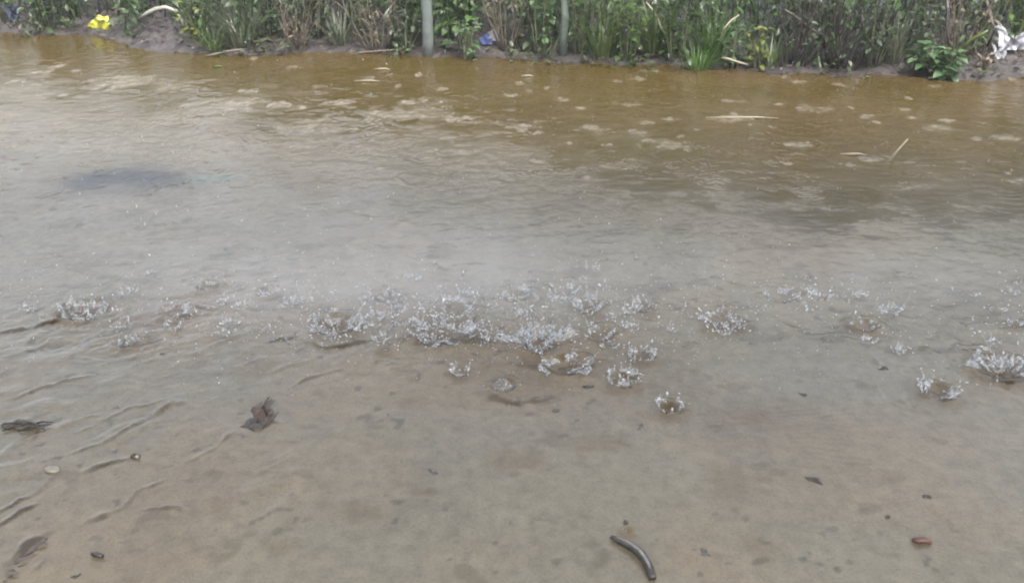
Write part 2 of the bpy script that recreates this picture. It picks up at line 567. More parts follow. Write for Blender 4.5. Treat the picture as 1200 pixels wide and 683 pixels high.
for pts, w, A, br in SEG:
    P = [at(*p) for p in pts]
    x0, x1 = min(p.x for p in P) - .15, max(p.x for p in P) + .15
    y0, y1 = min(p.y for p in P) - .15, max(p.y for p in P) + .15
    i0, i1 = np.searchsorted(wx, [x0, x1])
    j0, j1 = np.searchsorted(wy, [y0, y1])
    xx, yy = X[j0:j1, i0:i1], Y[j0:j1, i0:i1]
    xx = xx + 0.016 * fbm(xx * 14, yy * 14, 91, 3)
    yy = yy + 0.022 * fbm(xx * 16, yy * 16, 92, 3)
    best = np.full(xx.shape, 9.0)
    sgn = np.zeros(xx.shape)
    tt = np.zeros(xx.shape)
    n = len(P) - 1
    for k in range(n):
        ax, ay, bx, by = P[k].x, P[k].y, P[k + 1].x, P[k + 1].y
        dx, dy = bx - ax, by - ay
        t = np.clip(((xx - ax) * dx + (yy - ay) * dy) / (dx * dx + dy * dy), 0, 1)
        ex, ey = xx - ax - t * dx, yy - ay - t * dy
        d = np.hypot(ex, ey)
        s = np.sign(dx * ey - dy * ex)
        u = d < best
        best = np.where(u, d, best)
        sgn = np.where(u, s, sgn)
        tt = np.where(u, (k + t) / n, tt)
    taper = np.clip(np.sin(np.clip(tt, .02, .98) * math.pi), 0, 1) ** .6
    taper = taper * (0.25 + 0.75 * sstep(-.35, .25, fbm(xx * 22, yy * 22, 95, 3)))
    dist = best * np.where(sgn > 0, 0.55, 1.3)     # gentle back, steep front towards the camera
    w = w * .56
    A = A * 1.3
    H[j0:j1, i0:i1] += A * taper * np.exp(-(dist / w) ** 2)
    st = br * taper * np.exp(-((best + np.where(sgn > 0, .3 * w, -.5 * w)) / w) ** 4)
    stain[j0:j1, i0:i1] = np.maximum(stain[j0:j1, i0:i1], st)


def stamp(cx, cy, r, fn):
    i0, i1 = np.searchsorted(wx, [cx - r, cx + r])
    j0, j1 = np.searchsorted(wy, [cy - r, cy + r])
    if i1 - i0 < 3 or j1 - j0 < 3:
        return
    d = np.hypot(X[j0:j1, i0:i1] - cx, Y[j0:j1, i0:i1] - cy)
    if r > .07:
        xx, yy = X[j0:j1, i0:i1], Y[j0:j1, i0:i1]
        d = np.maximum(0, d * (1 + .30 * fbm(xx * 9, yy * 9, 140, 3)) + .016 * fbm(xx * 26, yy * 26, 141, 2))
        H[j0:j1, i0:i1] += fn(d) * np.clip(.75 + .9 * fbm(xx * 13, yy * 13, 142, 3), .05, 1.4)
        return
    H[j0:j1, i0:i1] += fn(d)


# rings left by raindrops
for k in range(2600):
    cy = rng.uniform(1.35, 6.6)
    cx = rng.uniform(-1, 1) * (0.75 + 0.62 * cy)
    big = rng.random() < 0.22
    r0 = rng.uniform(.012, .05) if not big else rng.uniform(.04, .10)
    lam = rng.uniform(.016, .024) if not big else rng.uniform(.024, .036)
    if cy > 4.2:
        lam = max(lam, .028)
        r0 *= 1.3
    A = rng.uniform(.0003, .0009) * (2.4 if cy > 3.8 else 0.7)
    if cy < 2.45:
        A *= 0.42
    stamp(cx, cy, r0 + 2 * lam, lambda d: A * np.cos((d - r0) * 2 * math.pi / lam) * np.exp(-((d - r0) / (lam * .9)) ** 2))
# broken water under each splash
for (px, py, w, h, kind, lab) in SPL:
    p = at(px, py)
    mpp = math.hypot(p.y, CAM_H) / FPX
    r = w * mpp * .5
    A = min(.022, .36 * r)
    stamp(p.x, p.y, r * 3.2 + .02, lambda d: -A * np.exp(-(d / (r * .75)) ** 2) + A * .55 * np.exp(-((d - r) / (r * .35)) ** 2)
          + A * .07 * np.cos((d - r) * 2 * math.pi / max(.03, r * .6)) * np.exp(-((d - r * 1.5) / (r * .9)) ** 2))

for k in range(260):
    (px, py, w, h, kind, lab) = SPL[rng.integers(0, len(SPL))]
    p = at(px + rng.normal(0, 34), py + rng.normal(2, 12))
    r0, lam, A = rng.uniform(.015, .07), rng.uniform(.017, .026), rng.uniform(.0006, .0013)
    stamp(p.x, p.y, r0 + 2 * lam, lambda d: A * np.cos((d - r0) * 2 * math.pi / lam) * np.exp(-((d - r0) / (lam * .9)) ** 2))

drip_y = at(600, 385).y
dz = np.exp(-((Y - drip_y) / 0.22) ** 2) * sstep(2.4, 1.2, np.abs(X + .1))
H += dz * 0.0060 * fbm(X * 11, Y * 13, 120, 3)

FLK = [(75, 111, 20), (145, 95, 90), (200, 100, 60), (292, 107, 30), (285, 122, 60), (327, 123, 30), (372, 101, 18), (395, 120, 30), (480, 120, 25),
       (465, 135, 80), (350, 150, 60), (735, 122, 30), (682, 127, 18), (660, 117, 14), (785, 140, 25), (955, 127, 40), (912, 122, 18),
       (870, 119, 16), (850, 119, 16), (1100, 151, 40), (1145, 163, 20), (1180, 162, 44), (1020, 185, 40), (815, 152, 14), (940, 170, 40),
       (1195, 211, 40), (1127, 190, 15), (610, 150, 40), (695, 150, 35), (750, 155, 30), (785, 170, 70), (598, 112, 14), (430, 92, 20), (540, 138, 40),
       (20, 95, 24), (50, 84, 30), (640, 104, 14), (720, 96, 14), (520, 104, 14), (1010, 138, 14), (1060, 128, 24), (860, 138, 60)]
for _ in range(60):
    FLK.append((rng.uniform(0, 1200), 62 + rng.uniform(0, 1) ** 1.2 * 130 + .02 * rng.uniform(0, 1200), rng.uniform(6, 22)))
fleck = np.zeros_like(X)
for px, py, w in FLK:
    p = at(px, py)
    mpp = math.hypot(p.y, CAM_H) / FPX
    a_, b_ = w * mpp * .5, max(2.2, w * .10) * mpp * math.hypot(p.y, CAM_H) / CAM_H
    i0, i1 = np.searchsorted(wx, [p.x - a_ * 2, p.x + a_ * 2])
    j0, j1 = np.searchsorted(wy, [p.y - b_ * 2, p.y + b_ * 2])
    if i1 - i0 < 2 or j1 - j0 < 2: continue
    xx, yy = X[j0:j1, i0:i1], Y[j0:j1, i0:i1]
    q = np.hypot((xx - p.x) / a_, (yy - p.y) / b_) + 1.1 * fbm(xx * 22, yy * 14, 130, 4)
    mk = 1 - sstep(.35, 1.15, q)
    fleck[j0:j1, i0:i1] = np.maximum(fleck[j0:j1, i0:i1], mk * rng.uniform(.5, 1))
H += fleck * (.003 + .0050 * fbm(X * 34, Y * 26, 133, 2))

# silt colours (albedo), with reflections of sky and weeds painted in
bnd = [at(px, py) for px, py in [(-300, 95), (0, 105), (100, 130), (200, 135), (350, 148), (500, 158), (620, 170), (760, 220), (900, 246), (1050, 240), (1130, 255), (1200, 268), (1500, 275)]]
yb = np.interp(X, [p.x for p in bnd], [p.y for p in bnd])
deep_refl = sstep(-0.55, 0.45, (Y - yb) + 0.85 * fbm(X * 2.6, Y * 2.6, 21, 4) + 0.80 * fbm(X * 9, Y * 9, 23, 4))  # puddle brown, its edge painted along the end of the weeds' reflection
deep_refl = deep_refl * sstep(-.62, -.12, Y - yb + .25 * fbm(X * 5, Y * 5, 24, 3))
trough = np.exp(-((X - at(640, 430).x) / .40) ** 2 - ((Y - at(640, 428).y) / .20) ** 2)
trough = np.clip(trough * 0.75 + 0.35 * trough * fbm(X * 9, Y * 9, 25, 3), 0, 1)
redm = np.exp(-((X - at(880, 490).x) / .22) ** 2 - ((Y - at(880, 490).y) / .12) ** 2) * .35
c_grey = np.array([.112, .099, .070])
c_beige = np.array([.124, .100, .066])
c_brown = np.array([.038, .027, .008])
c_red = np.array([.055, .038, .020])
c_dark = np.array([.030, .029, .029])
t = sstep(-.35, .45, fbm(X * 2.1, Y * 2.1, 31, 4))[..., None]
col = c_grey * (1 - t) + c_beige * t
open_dim = (sstep(3.0, 3.9, Y) * .85)[..., None]  # base darkened beyond the eave to offset the stronger open light
col = col * (1 - open_dim) + np.array([.058, .048, .031]) * open_dim
churn = np.zeros_like(X)
for (px, py, w, h, kind, lab) in SPL:
    if py < 355: continue
    p = at(px, py + 4)
    r = w * math.hypot(p.y, CAM_H) / FPX * .62 + .012
    i0, i1 = np.searchsorted(wx, [p.x - 2 * r, p.x + 2 * r])
    j0, j1 = np.searchsorted(wy, [p.y - 2 * r, p.y + 2 * r])
    xx, yy = X[j0:j1, i0:i1], Y[j0:j1, i0:i1]
    q = np.hypot((xx - p.x) / r, (yy - p.y) / r) + .5 * fbm(xx * 20, yy * 20, 150, 3)
    churn[j0:j1, i0:i1] = np.maximum(churn[j0:j1, i0:i1], .75 * (1 - sstep(.4, 1.25, q)))
trough = np.maximum(trough, churn)
bn = np.clip(deep_refl * (1 - .85 * fleck), 0, 1)[..., None]
hue = sstep(-.4, .4, fbm(X * 1.5 + 4, Y * 3, 35, 3))[..., None]
col = col * (1 - bn) + (c_brown * (.6 + .4 * hue) + c_red * .4 * (1 - hue)) * bn
tr_ = np.clip(trough, 0, 1)[..., None]
col = col * (1 - tr_) + np.array([.074, .049, .020]) * tr_
sn_ = np.clip(stain * 1.9, 0, .95)[..., None]
col = col * (1 - sn_) + np.array([.036, .025, .011]) * sn_
sm_ = (.42 * sstep(.22, .50, fbm(X * 8, Y * 15, 170, 4)) * sstep(2.2, 2.7, Y) * sstep(5.2, 4.2, Y))[..., None]
col = col * (1 - sm_) + np.array([.040, .032, .020]) * sm_
col = col * (1 - redm[..., None]) + c_red * redm[..., None]
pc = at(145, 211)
dark_refl = np.exp(-((X - pc.x) / .27) ** 2 - ((Y - pc.y) / .13) ** 2) * (1.1 + .9 * fbm(X * 6, Y * 9, 41, 3))  # dark reflection on the water, painted into its colour
dark_refl = np.clip(dark_refl, 0, .92)[..., None]
dark_refl_ = dark_refl
# scattered darker crumbs and freckles of silt
fr = sstep(.52, .70, fbm(X * 30, Y * 30, 45, 2)) * sstep(-.2, .3, fbm(X * 2, Y * 2, 47, 2)) * (1 - deep_refl)
col = col * (1 - .45 * fr[..., None])
fr2 = sstep(.40, .62, fbm(X * 11, Y * 15, 48, 3)) * (1 - deep_refl)
col = col * (1 - fr2[..., None] * .4) + c_red * fr2[..., None] * .4
sky_refl = (.62 * fleck * (.6 + .6 * fbm(X * 20, Y * 16, 134, 3)))[..., None]
col = col * (1 - sky_refl) + np.array([.150, .132, .104]) * sky_refl  # pale sky reflections on the ripples painted as colour
for px, py, w in [(880, 490, 60), (955, 562, 14), (1082, 482, 22), (590, 468, 34), (510, 553, 9), (738, 618, 22), (690, 452, 12), (840, 565, 80), (1045, 560, 30),
                  (480, 470, 40), (330, 640, 40), (600, 540, 60), (1150, 460, 50), (260, 590, 30), (420, 600, 50), (700, 520, 60), (300, 430, 60), (900, 640, 60), (760, 490, 40)]:
    p = at(px, py)
    mpp = math.hypot(p.y, CAM_H) / FPX
    a_, b_ = w * mpp * .6, max(w * .28, 6) * mpp * 1.5
    q = np.hypot((X - p.x) / a_, (Y - p.y) / b_) + .7 * fbm(X * 13, Y * 13, 160, 4)
    k_ = (.42 * (1 - sstep(.2, 1.2, q)))[..., None]
    col = col * (1 - k_) + np.array([.078, .052, .022]) * k_
col = col * (1 - dark_refl_) + np.array([.010, .011, .013]) * dark_refl_
pg = at(245, 209)  # green tinge beside the painted dark reflection
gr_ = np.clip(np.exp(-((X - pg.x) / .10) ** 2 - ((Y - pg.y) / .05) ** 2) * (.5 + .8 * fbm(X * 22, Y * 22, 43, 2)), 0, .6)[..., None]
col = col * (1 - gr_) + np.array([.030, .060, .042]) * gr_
col *= (1 + .10 * fbm(X * 5, Y * 5, 49, 3) + .13 * fbm(X * 40, Y * 40, 50, 3))[..., None]
pit = np.clip(0.28 + 0.35 * sstep(2.3, 3.0, Y) * (1 - deep_refl) + .4 * fbm(X * 3, Y * 3, 55, 3) - .15 * sstep(2.3, 1.8, Y), 0, 1)
pit = np.clip(pit * (1 - .5 * deep_refl) + .9 * fleck, 0, 1)

gh = ground_h(X, Y)
Z = H
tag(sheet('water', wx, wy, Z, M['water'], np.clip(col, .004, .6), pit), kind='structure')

# ------------------------------------------------------------------ splash things
def drop_mesh(seed, r=1.0):
    mb = MB()
    mb.blob((0, 0, 0), r, seed, 0.12, 10, 8)
    return mb.mesh('droplet')


m = M['splash'].copy()
m.name = 'droplet_water'
for n_ in m.node_tree.nodes:
    if n_.type == 'MAP_RANGE':
        n_.inputs['To Min'].default_value = .15
        n_.inputs['To Max'].default_value = .62  # more white mixed in to stand for glints on the drops
M['drop'] = m
DROPS = [drop_mesh(s) for s in (1, 2, 3)]
for d_ in DROPS: d_.materials.append(M['drop'])


def droplet(parent, loc, r):
    o = bpy.data.objects.new('droplet', random.choice(DROPS))
    C.objects.link(o)
    o.parent = parent
    o.location = loc
    st_ = random.choice((1, 1.1, 1.4, 2.2, 3.4)) if r < .003 else random.uniform(1, 1.6)
    o.scale = (r * random.uniform(.7, 1.0), r * random.uniform(.7, 1.0), r * st_)
    o.rotation_euler = (random.gauss(0, .9), random.gauss(0, .9), random.uniform(0, 6))
    return o


def jet(parent, base, direc, L, r):
    """A thrown thread of water on a ballistic path, necking into drops towards its end."""
    mb = MB()
    n = 11
    pts, rad = [], []
    drop = random.uniform(.15, .75)
    phs = random.uniform(0, 6.28)
    for i in range(n + 1):
        t = i / n
        pts.append(Vector(base) + direc * (L * t) - Vector((0, 0, 1)) * (drop * L * t * t * .6)
                   + Vector((math.sin(5 * t + phs), math.cos(4 * t + phs), 0)) * (.025 * L * t))
        q = r * (1.7 * (1 - t) ** 2.2 + .35 + .30 * math.sin(t * 15 + phs) * t)
        if i == n: q = r * .15
        rad.append(max(q, r * .14))
    mb.tube(pts, rad, 6)
    mb.build('jet', M['splash'], parent)
    return pts[-1]


def crown(parent, r, h, flare, seed, gap=0.0, thick=.0022, name='crown'):
    """A torn ring of thrown-up water: ragged rim, gaps, uneven radius."""
    rr = random.Random(seed)
    mb = MB()
    N, K = 84, 6
    ph = [rr.uniform(0, 6.28) for _ in range(12)]
    ex, ey = rr.uniform(.85, 1.15), rr.uniform(.7, 1.0)
    tips = []

    def prof(a):
        n = .5 * math.sin(2 * a + ph[0]) + .4 * math.sin(3 * a + ph[1]) + .35 * math.sin(5 * a + ph[2]) + .3 * math.sin(8 * a + ph[3])
        hi = .35 * math.sin(13 * a + ph[4]) + .3 * math.sin(21 * a + ph[5]) + .2 * math.sin(34 * a + ph[6])
        return n, hi
    for side in (0, 1):
        for k in range(K + 1):
            t = k / K
            for i in range(N):
                a = 2 * math.pi * i / N
                n, hi = prof(a)
                hv = h * max(.06, .55 + .42 * n + (.40 * hi + (.5 if hi > .5 else 0)) * t)
                hh = hv * t
                rad = r * (1 + flare * t ** 1.5 * (1 + .5 * math.sin(4 * a + ph[7])) + .10 * math.sin(3 * a + ph[8]) + .07 * math.sin(7 * a + ph[9]) + .05 * math.sin(17 * a + ph[10]) * t)
                th = thick * (1.5 - 1.2 * t) * (1 if side == 0 else -1) * (1 + .5 * math.sin(11 * a + ph[11] + 5 * t))
                mb.v.append(Vector(((rad + th) * math.cos(a) * ex, (rad + th) * math.sin(a) * ey, hh - .004 * (1 - t))))
                if k == K and side == 0 and hi > .45 and n > -.2:
                    tips.append((mb.v[-1].copy(), a))
    S = N * (K + 1)
    for i in range(N):
        a = 2 * math.pi * i / N
        n, hi = prof(a)
        if n < -1.3 + 1.25 * gap: continue
        j = (i + 1) % N
        for k in range(K):
            mb.f.append((k * N + i, k * N + j, (k + 1) * N + j, (k + 1) * N + i))
            mb.f.append((S + k * N + j, S + k * N + i, S + (k + 1) * N + i, S + (k + 1) * N + j))
        mb.f.append((K * N + i, K * N + j, S + K * N + j, S + K * N + i))
    mb.build(name, M['splash'], parent)
    seen, outp = -9, []
    for p, a in tips:
        if a - seen > .2: outp.append(p)
        seen = a
    return outp


random.seed(5)
UP = Vector((0, 0, 1))
for si, (px, py, w, h, kind, lab) in enumerate(SPL):
    p = at(px, py)
    dist = math.hypot(p.y, CAM_H)
    mpp = dist / FPX
    r = w * mpp * .5
    hh = h * mpp / math.cos(math.atan2(CAM_H, p.y)) * (.62 + .38 * ((si * 37) % 11) / 10)
    root = empty('water_splash', (p.x, p.y, 0), lab, 'splash', 'splashes along the roof drip line')

    def spikes(n, l0, l1, r0, r1, out0=.1, out1=2.2, bead=.7):
        n = max(1, int(n * .6))
        for _ in range(n):
            a = random.uniform(0, 6.283)
            b0 = Vector((math.cos(a) * r * random.uniform(.15, .95), math.sin(a) * r * .8, -.002))
            dv = (Vector((b0.x, b0.y, 0)).normalized() * random.uniform(-.5, out1 * .8) + Vector((random.gauss(0, .8), random.gauss(0, .4), random.uniform(.35, 1)))).normalized()
            e = jet(root, b0, dv, hh * random.uniform(l0, l1), random.uniform(r0, r1))
            if random.random() < bead:
                droplet(root, e + dv * random.uniform(.003, .010), random.uniform(.0014, .0036))

    def beads(n, q0, q1, r0, r1, zmax=1.1):
        for _ in range(n):
            a = random.uniform(0, 6.283)
            q = r * random.uniform(q0, q1)
            droplet(root, (q * math.cos(a), q * math.sin(a) * .8, .002 + hh * zmax * random.random() ** 2), r0 + (r1 - r0) * random.random() ** 2.5)

    if kind == 'cup':
        tips = crown(root, r * .8, min(hh, r * .8) * .7, .22, si, .35, .0015)
        for q in tips:
            droplet(root, q + UP * random.uniform(.001, .006), random.uniform(.0016, .0036))
        beads(8, .6, 1.9, .0006, .0026)
        spikes(2, .2, .8, .0006, .0014, bead=.5)
    elif kind == 'dome':
        mb = MB()
        mb.blob((0, 0, -.004), r * .72, si, .07, 24, 14, (1, .9, .75))
        mb.build('dome', M['splash'], root)
        beads(6, .8, 1.3, .0008, .0026, .8)
    elif kind in ('crown', 'bowl'):
        big = kind == 'bowl'
        tips = crown(root, r * .8, hh * (.20 if big else .26), .45, si, .95 if big else .85, .0013)
        crown(root, r * .5, hh * .2, .6, si + 80, 1.1, .0016)
        for q in tips:
            dv = (Vector((q.x, q.y, 0)).normalized() * random.uniform(.3, .9) + UP).normalized()
            e = jet(root, q - UP * .004, dv, hh * random.uniform(.15, .5), random.uniform(.001, .002))
            droplet(root, e + dv * random.uniform(.003, .012), random.uniform(.0014, .0036))
        if big:
            for dx, L, lean in ((-.62, 1.0, -.12), (-.55, .8, .10), (-.66, .55, -.35), (-.5, .5, .25), (.75, .6, .75), (.6, .5, .95), (.68, .4, .85), (-.3, .4, .2)):
                dv = Vector((lean, random.uniform(-.2, .2), 1)).normalized()
                e = jet(root, Vector((dx * r, random.uniform(-.3, .1) * r, 0)), dv, hh * L, .0040 if L > .65 else .0026)
                droplet(root, e + dv * .008, .0038 if L > .65 else .0026)
        spikes(16 if big else 6, .1, .7, .0005, .0015, bead=.5)
        beads(44 if big else 14, .4, 2.0, .0006, .0030)
    elif kind == 'spray':
        crown(root, r * .5, hh * .26, .7, si, 1.0, .0015)
        crown(root, r * .78, hh * .17, .6, si + 50, 1.05, .0015)
        crown(root, r * .3, hh * .34, .7, si + 90, .9, .0015)
        spikes(18, .1, .9, .0006, .0024, bead=.5)
        beads(46, .15, 2.0, .0006, .0036)
    elif w < 20:
        spikes(3, .4, .9, .0006, .0012, bead=.3)
        beads(2, .2, 1.3, .0007, .0018)
    else:
        crown(root, r * .55, hh * .16, .5, si, 1.0, .0014)
        spikes(5, .15, .95, .0005, .0014, bead=.5)
        beads(13, .2, 2.3, .0006, .0026)


def tiny_splash(x, y, sc_, seed):
    random.seed(seed)
    root = empty('water_splash', (x, y, 0), 'tiny splash of a few drops among the larger splashes of the drip line', 'splash', 'tiny splashes along the roof drip line')
    r_ = .013 * sc_
    crown(root, r_, r_ * random.uniform(.4, 1.1), .5, seed, random.uniform(.6, 1.05), .001)
    for _ in range(random.randint(1, 3)):
        a = random.uniform(0, 6.283)
        dv = Vector((math.cos(a) * random.uniform(.2, 1.6), math.sin(a) * .6, 1)).normalized()
        e = jet(root, Vector((math.cos(a) * r_ * .7, math.sin(a) * r_ * .5, -.002)), dv, random.uniform(.015, .06) * sc_, random.uniform(.0006, .0014))
        if random.random() < .6: droplet(root, e + dv * .005, random.uniform(.0010, .0026))
    for _ in range(random.randint(2, 5)):
        droplet(root, (random.gauss(0, .03) * sc_, random.gauss(0, .025), .003 + abs(random.gauss(0, .035))), random.uniform(.0008, .0026))


for k in range(85):
    px = rng.normal(560, 190) if rng.random() < .6 else rng.uniform(60, 1200)
    py = 375 + rng.normal(0, 24) - (abs(px - 600) / 600) * 8
    p = at(px, py)
    tiny_splash(p.x, p.y, rng.uniform(.6, 1.5), 3000 + k)


def scatter_drops(name, pts, rads, stretch, mat='drop'):
    """Many small drops in one mesh: octahedra rounded once."""
    bmv, bmf = [], []
    o = [Vector(v) for v in ((1, 0, 0), (-1, 0, 0), (0, 1, 0), (0, -1, 0), (0, 0, 1), (0, 0, -1))]
    f = [(0, 2, 4), (2, 1, 4), (1, 3, 4), (3, 0, 4), (2, 0, 5), (1, 2, 5), (3, 1, 5), (0, 3, 5)]
    vs, mid, fs = list(o), {}, []

    def m_(a, b):
        k = (min(a, b), max(a, b))
        if k not in mid:
            mid[k] = len(vs)
            vs.append((vs[a] + vs[b]).normalized())
        return mid[k]
    for a, b, c in f:
        x, y, z = m_(a, b), m_(b, c), m_(c, a)
        fs += [(a, x, z), (x, b, y), (z, y, c), (x, y, z)]
    for p, r, s in zip(pts, rads, stretch):
        b = len(bmv)
        bmv += [(p[0] + v.x * r, p[1] + v.y * r, p[2] + v.z * r * s) for v in vs]
        bmf += [(a + b, c + b, d + b) for a, c, d in fs]
    me = bpy.data.meshes.new(name)
    me.from_pydata(bmv, [], bmf)
    me.polygons.foreach_set('use_smooth', [True] * len(me.polygons))
    o_ = link_mesh(name, me, M[mat])
    return tag(o_, kind='stuff')


pts, rads, st = [], [], []
for _ in range(2400):
    cx = rng.normal(at(570, 380).x, .62) if rng.random() < .75 else rng.uniform(-1.6, 1.7)
    y_ = drip_y + rng.normal(0, .16)
    z_ = abs(rng.exponential(.075)) + .004
    pts.append((cx, y_, min(z_, .5)))
    rads.append(rng.uniform(.0006, .0015) * (1.7 if rng.random() < .10 else 1))
    st.append(rng.uniform(.9, 1.6))
tag(scatter_drops('spray_droplets', pts, rads, st), 'fine spray of droplets flung up along the roof drip line', 'spray')
pts, rads, st = [], [], []
for _ in range(1900):
    y_ = rng.uniform(1.9, 6.6)
    pts.append((rng.uniform(-1, 1) * (.4 + .6 * y_), y_, rng.uniform(.02, 1.3)))
    rads.append(rng.uniform(.0006, .0013))
    st.append(rng.uniform(2.0, 4.5))
tag(scatter_drops('rain', pts, rads, st, 'splash'), 'raindrops falling in front of the puddle and weeds', 'rain')

# ------------------------------------------------------------------ debris in the foreground
def thing_mesh(name, mb, mat, loc, label, cat, rz=0, group=None):
    o = mb.build(name, mat, None, loc)
    o.rotation_euler.z = rz
    return tag(o, label, cat, group)


# the curved stick
A, B = at(716, 629, .008), at(765, 677, .010)
root = empty('stick', A, 'dark curved stick with a pale highlight strip along its top lying in the wet mud', 'stick')
D = (B - A)
side = Vector((D.y, -D.x, 0)).normalized()
if side.x < 0: side = -side
pts = [D * t + side * (.022 * math.sin(math.pi * t)) + Vector((0, 0, .003 * math.sin(math.pi * t))) for t in [i / 12 for i in range(13)]]
mb = MB()
mb.tube(pts, [.0045, .0062, .0076, .0085, .009, .0092, .0094, .0094, .0093, .0092, .009, .0086, .0078], 10, True, .10)
mb.build('bark', M['bark_dark'], root)
mb = MB()
sp = [q + Vector((-.0012, .0006, .0062)) for q in pts]
mb.tube(sp[1:12], [.001, .0022, .003, .0036, .004, .0042, .0043, .0042, .004, .0034, .0018], 8, True, .12)  # pale strip laid on as the highlight along the top
mb.build('highlight_strip', M['highlight_pale'], root)

# curled dead leaf on a clod
c0 = at(303, 497)
root = empty('dead_leaf', c0, 'crumpled brown dead leaf on a muddy lump, alone on the wet ground', 'leaf')
def crumple(w, d, h, seed, nu=22, nv=14, openness=.5):
    rr = random.Random(seed)
    mb = MB()
    P_ = [rr.uniform(0, 6.28) for _ in range(8)]
    for j in range(nv + 1):
        v_ = j / nv
        for i in range(nu):
            a_ = 2 * math.pi * i / nu
            q = .55 + openness * v_ + .14 * math.sin(3 * a_ + P_[0] + 3 * v_) + .10 * math.sin(5 * a_ + P_[1] - 4 * v_) + .07 * math.sin(9 * a_ + P_[2] + 9 * v_)
            z = h * (v_ * (1 + .3 * math.sin(2 * a_ + P_[3])) + .10 * math.sin(7 * a_ + P_[4]) * v_ - .25 * max(0, v_ - .7))
            mb.v.append(Vector((w * .5 * q * math.cos(a_), d * .5 * q * math.sin(a_), z)))
    for j in range(nv):
        for i in range(nu):
            i2 = (i + 1) % nu
            mb.f.append((j * nu + i, j * nu + i2, (j + 1) * nu + i2, (j + 1) * nu + i))
    mb.f.append(tuple(range(nu))[::-1])
    return mb


mb = crumple(.046, .030, .062, 71, 20, 16, .25)
for v_ in mb.v:
    v_.x += .12 * v_.z + .006 * math.sin(90 * v_.z)
    v_.y += .95 * v_.z - .01
    v_.z *= .62
o = mb.build('blade', M['dead_leaf'], root)
mb = crumple(.030, .022, .034, 73, 16, 12, .3)
for v_ in mb.v:
    v_.x += .012 + .45 * v_.z
    v_.y += .006 + .8 * v_.z
    v_.z *= .7
mb.build('curled_edge', M['dead_leaf'], root)
mb = MB()
mb.tube([(.006, .028, .045), (.012, .04, .062), (.018, .05, .074)], [.003, .0026, .002], 6)
mb.build('stalk', M['bark_dark'], root)
mb = MB()
mb.blob((0, -.002, .0), .026, 9, .42, 16, 10, (1.1, 1.0, .6))
mb.blob((.004, .022, .0), .018, 11, .42, 14, 9, (1.0, 1.1, .6))
mb.blob((-.018, -.006, .0), .014, 19, .35, 12, 8, (1.3, .8, .45))
mb.blob((.014, -.010, .0), .011, 29, .35, 12, 8, (1, .8, .5))
mb.build('mud_clump', M['clod'], root)
root.scale = (1.25, 1.0, .72)

# small chips
mb = MB()
P = [(-.021, .004, .006), (-.010, -.001, .009), (.004, .001, .008), (.02, -.004, .006)]
mb.tube(P, [.004, .0072, .0078, .004], 8, True, .2)
thing_mesh('bark_chip', mb, M['bark_red'], at(1080, 636), 'reddish brown bark chip lying alone at the right foreground', 'bark')
mb = MB()
mb.tube([(-.015, .004, .004), (-.004, .001, .007), (.013, -.005, .005)], [.0035, .006, .004], 7, True, .2)
thing_mesh('bark_chip', mb, M['bark_dark'], at(115, 652), 'small black bark chip near the lower left corner', 'bark')
mb = MB()
mb.blob((0, 0, .003), .018, 31, .12, 14, 9, (1, .72, .45))
thing_mesh('pebble', mb, M['stone_pale'], at(62, 551), 'pale cream pebble between the rills at the left', 'pebble')
root = empty('seed_husk', at(160, 536), 'dark seed husk with a pale kernel between the left rills', 'seed husk')
mb = MB()
mb.blob((-.004, .002, .003), .011, 33, .25, 10, 7, (1.2, .7, .6))
mb.build('husk', M['bark_dark'], root)
mb = MB()
mb.blob((.004, -.004, .006), .006, 34, .1, 10, 7, (1.1, .8, .8))
mb.build('kernel', M['stone_pale'], root)
# a tangle of twigs and rotten leaf at the left edge
root = empty('debris_clump', at(28, 502), 'dark tangle of rotten leaf and twigs stranded at the left edge', 'debris')
mb = MB()
random.seed(21)
for _ in range(9):
    a = Vector((random.uniform(-.05, .03), random.uniform(-.02, .02), .005))
    b = a + Vector((random.uniform(.02, .06), random.uniform(-.02, .02), random.uniform(0, .008)))
    mb.tube([a, (a + b) / 2 + Vector((0, .004, .004)), b], [.0022, .003, .0014], 5)
mb.build('twigs', M['bark_dark'], root)
mb = MB()
for i in range(5):
    mb.blob((random.uniform(-.045, .035), random.uniform(-.015, .015), .003), random.uniform(.008, .015), i, .4, 10, 7, (1.5, .8, .5))
mb.build('rotten_leaf', M['clod'], root)

root = empty('debris_strand', at(22, 652), 'thick brown strand of silt and leaf scraps in the lower left corner', 'debris')
mb = MB()
o0 = at(22, 652)
for i in range(34):
    t = random.random()
    q = at(2 + 56 * t, 682 - 54 * t ** .8) - o0
    wd = .016 * (1 - .6 * t)
    mb.blob((q.x + random.gauss(0, wd * .5), q.y + random.gauss(0, wd * .6), -.0005), random.uniform(.002, .006) * (1 - .4 * t), 60 + i, .5, 9, 6, (1.7, 1, .3), Matrix.Rotation(random.uniform(0, 6.28), 3, 'Z'))
mb.build('silt', M['clod'], root)
for i in range(4):
    t = .1 + .2 * i
    q = at(2 + 56 * t, 682 - 54 * t ** .8) - o0
    mb = MB()
    mb.leaf(Vector((q.x, q.y, .006)), Vector((1, random.uniform(-.3, 1), .05)), Vector((0, 0, 1)), .028, .013, .1)
    mb.build('leaf_scrap', M['dead_leaf'], root)

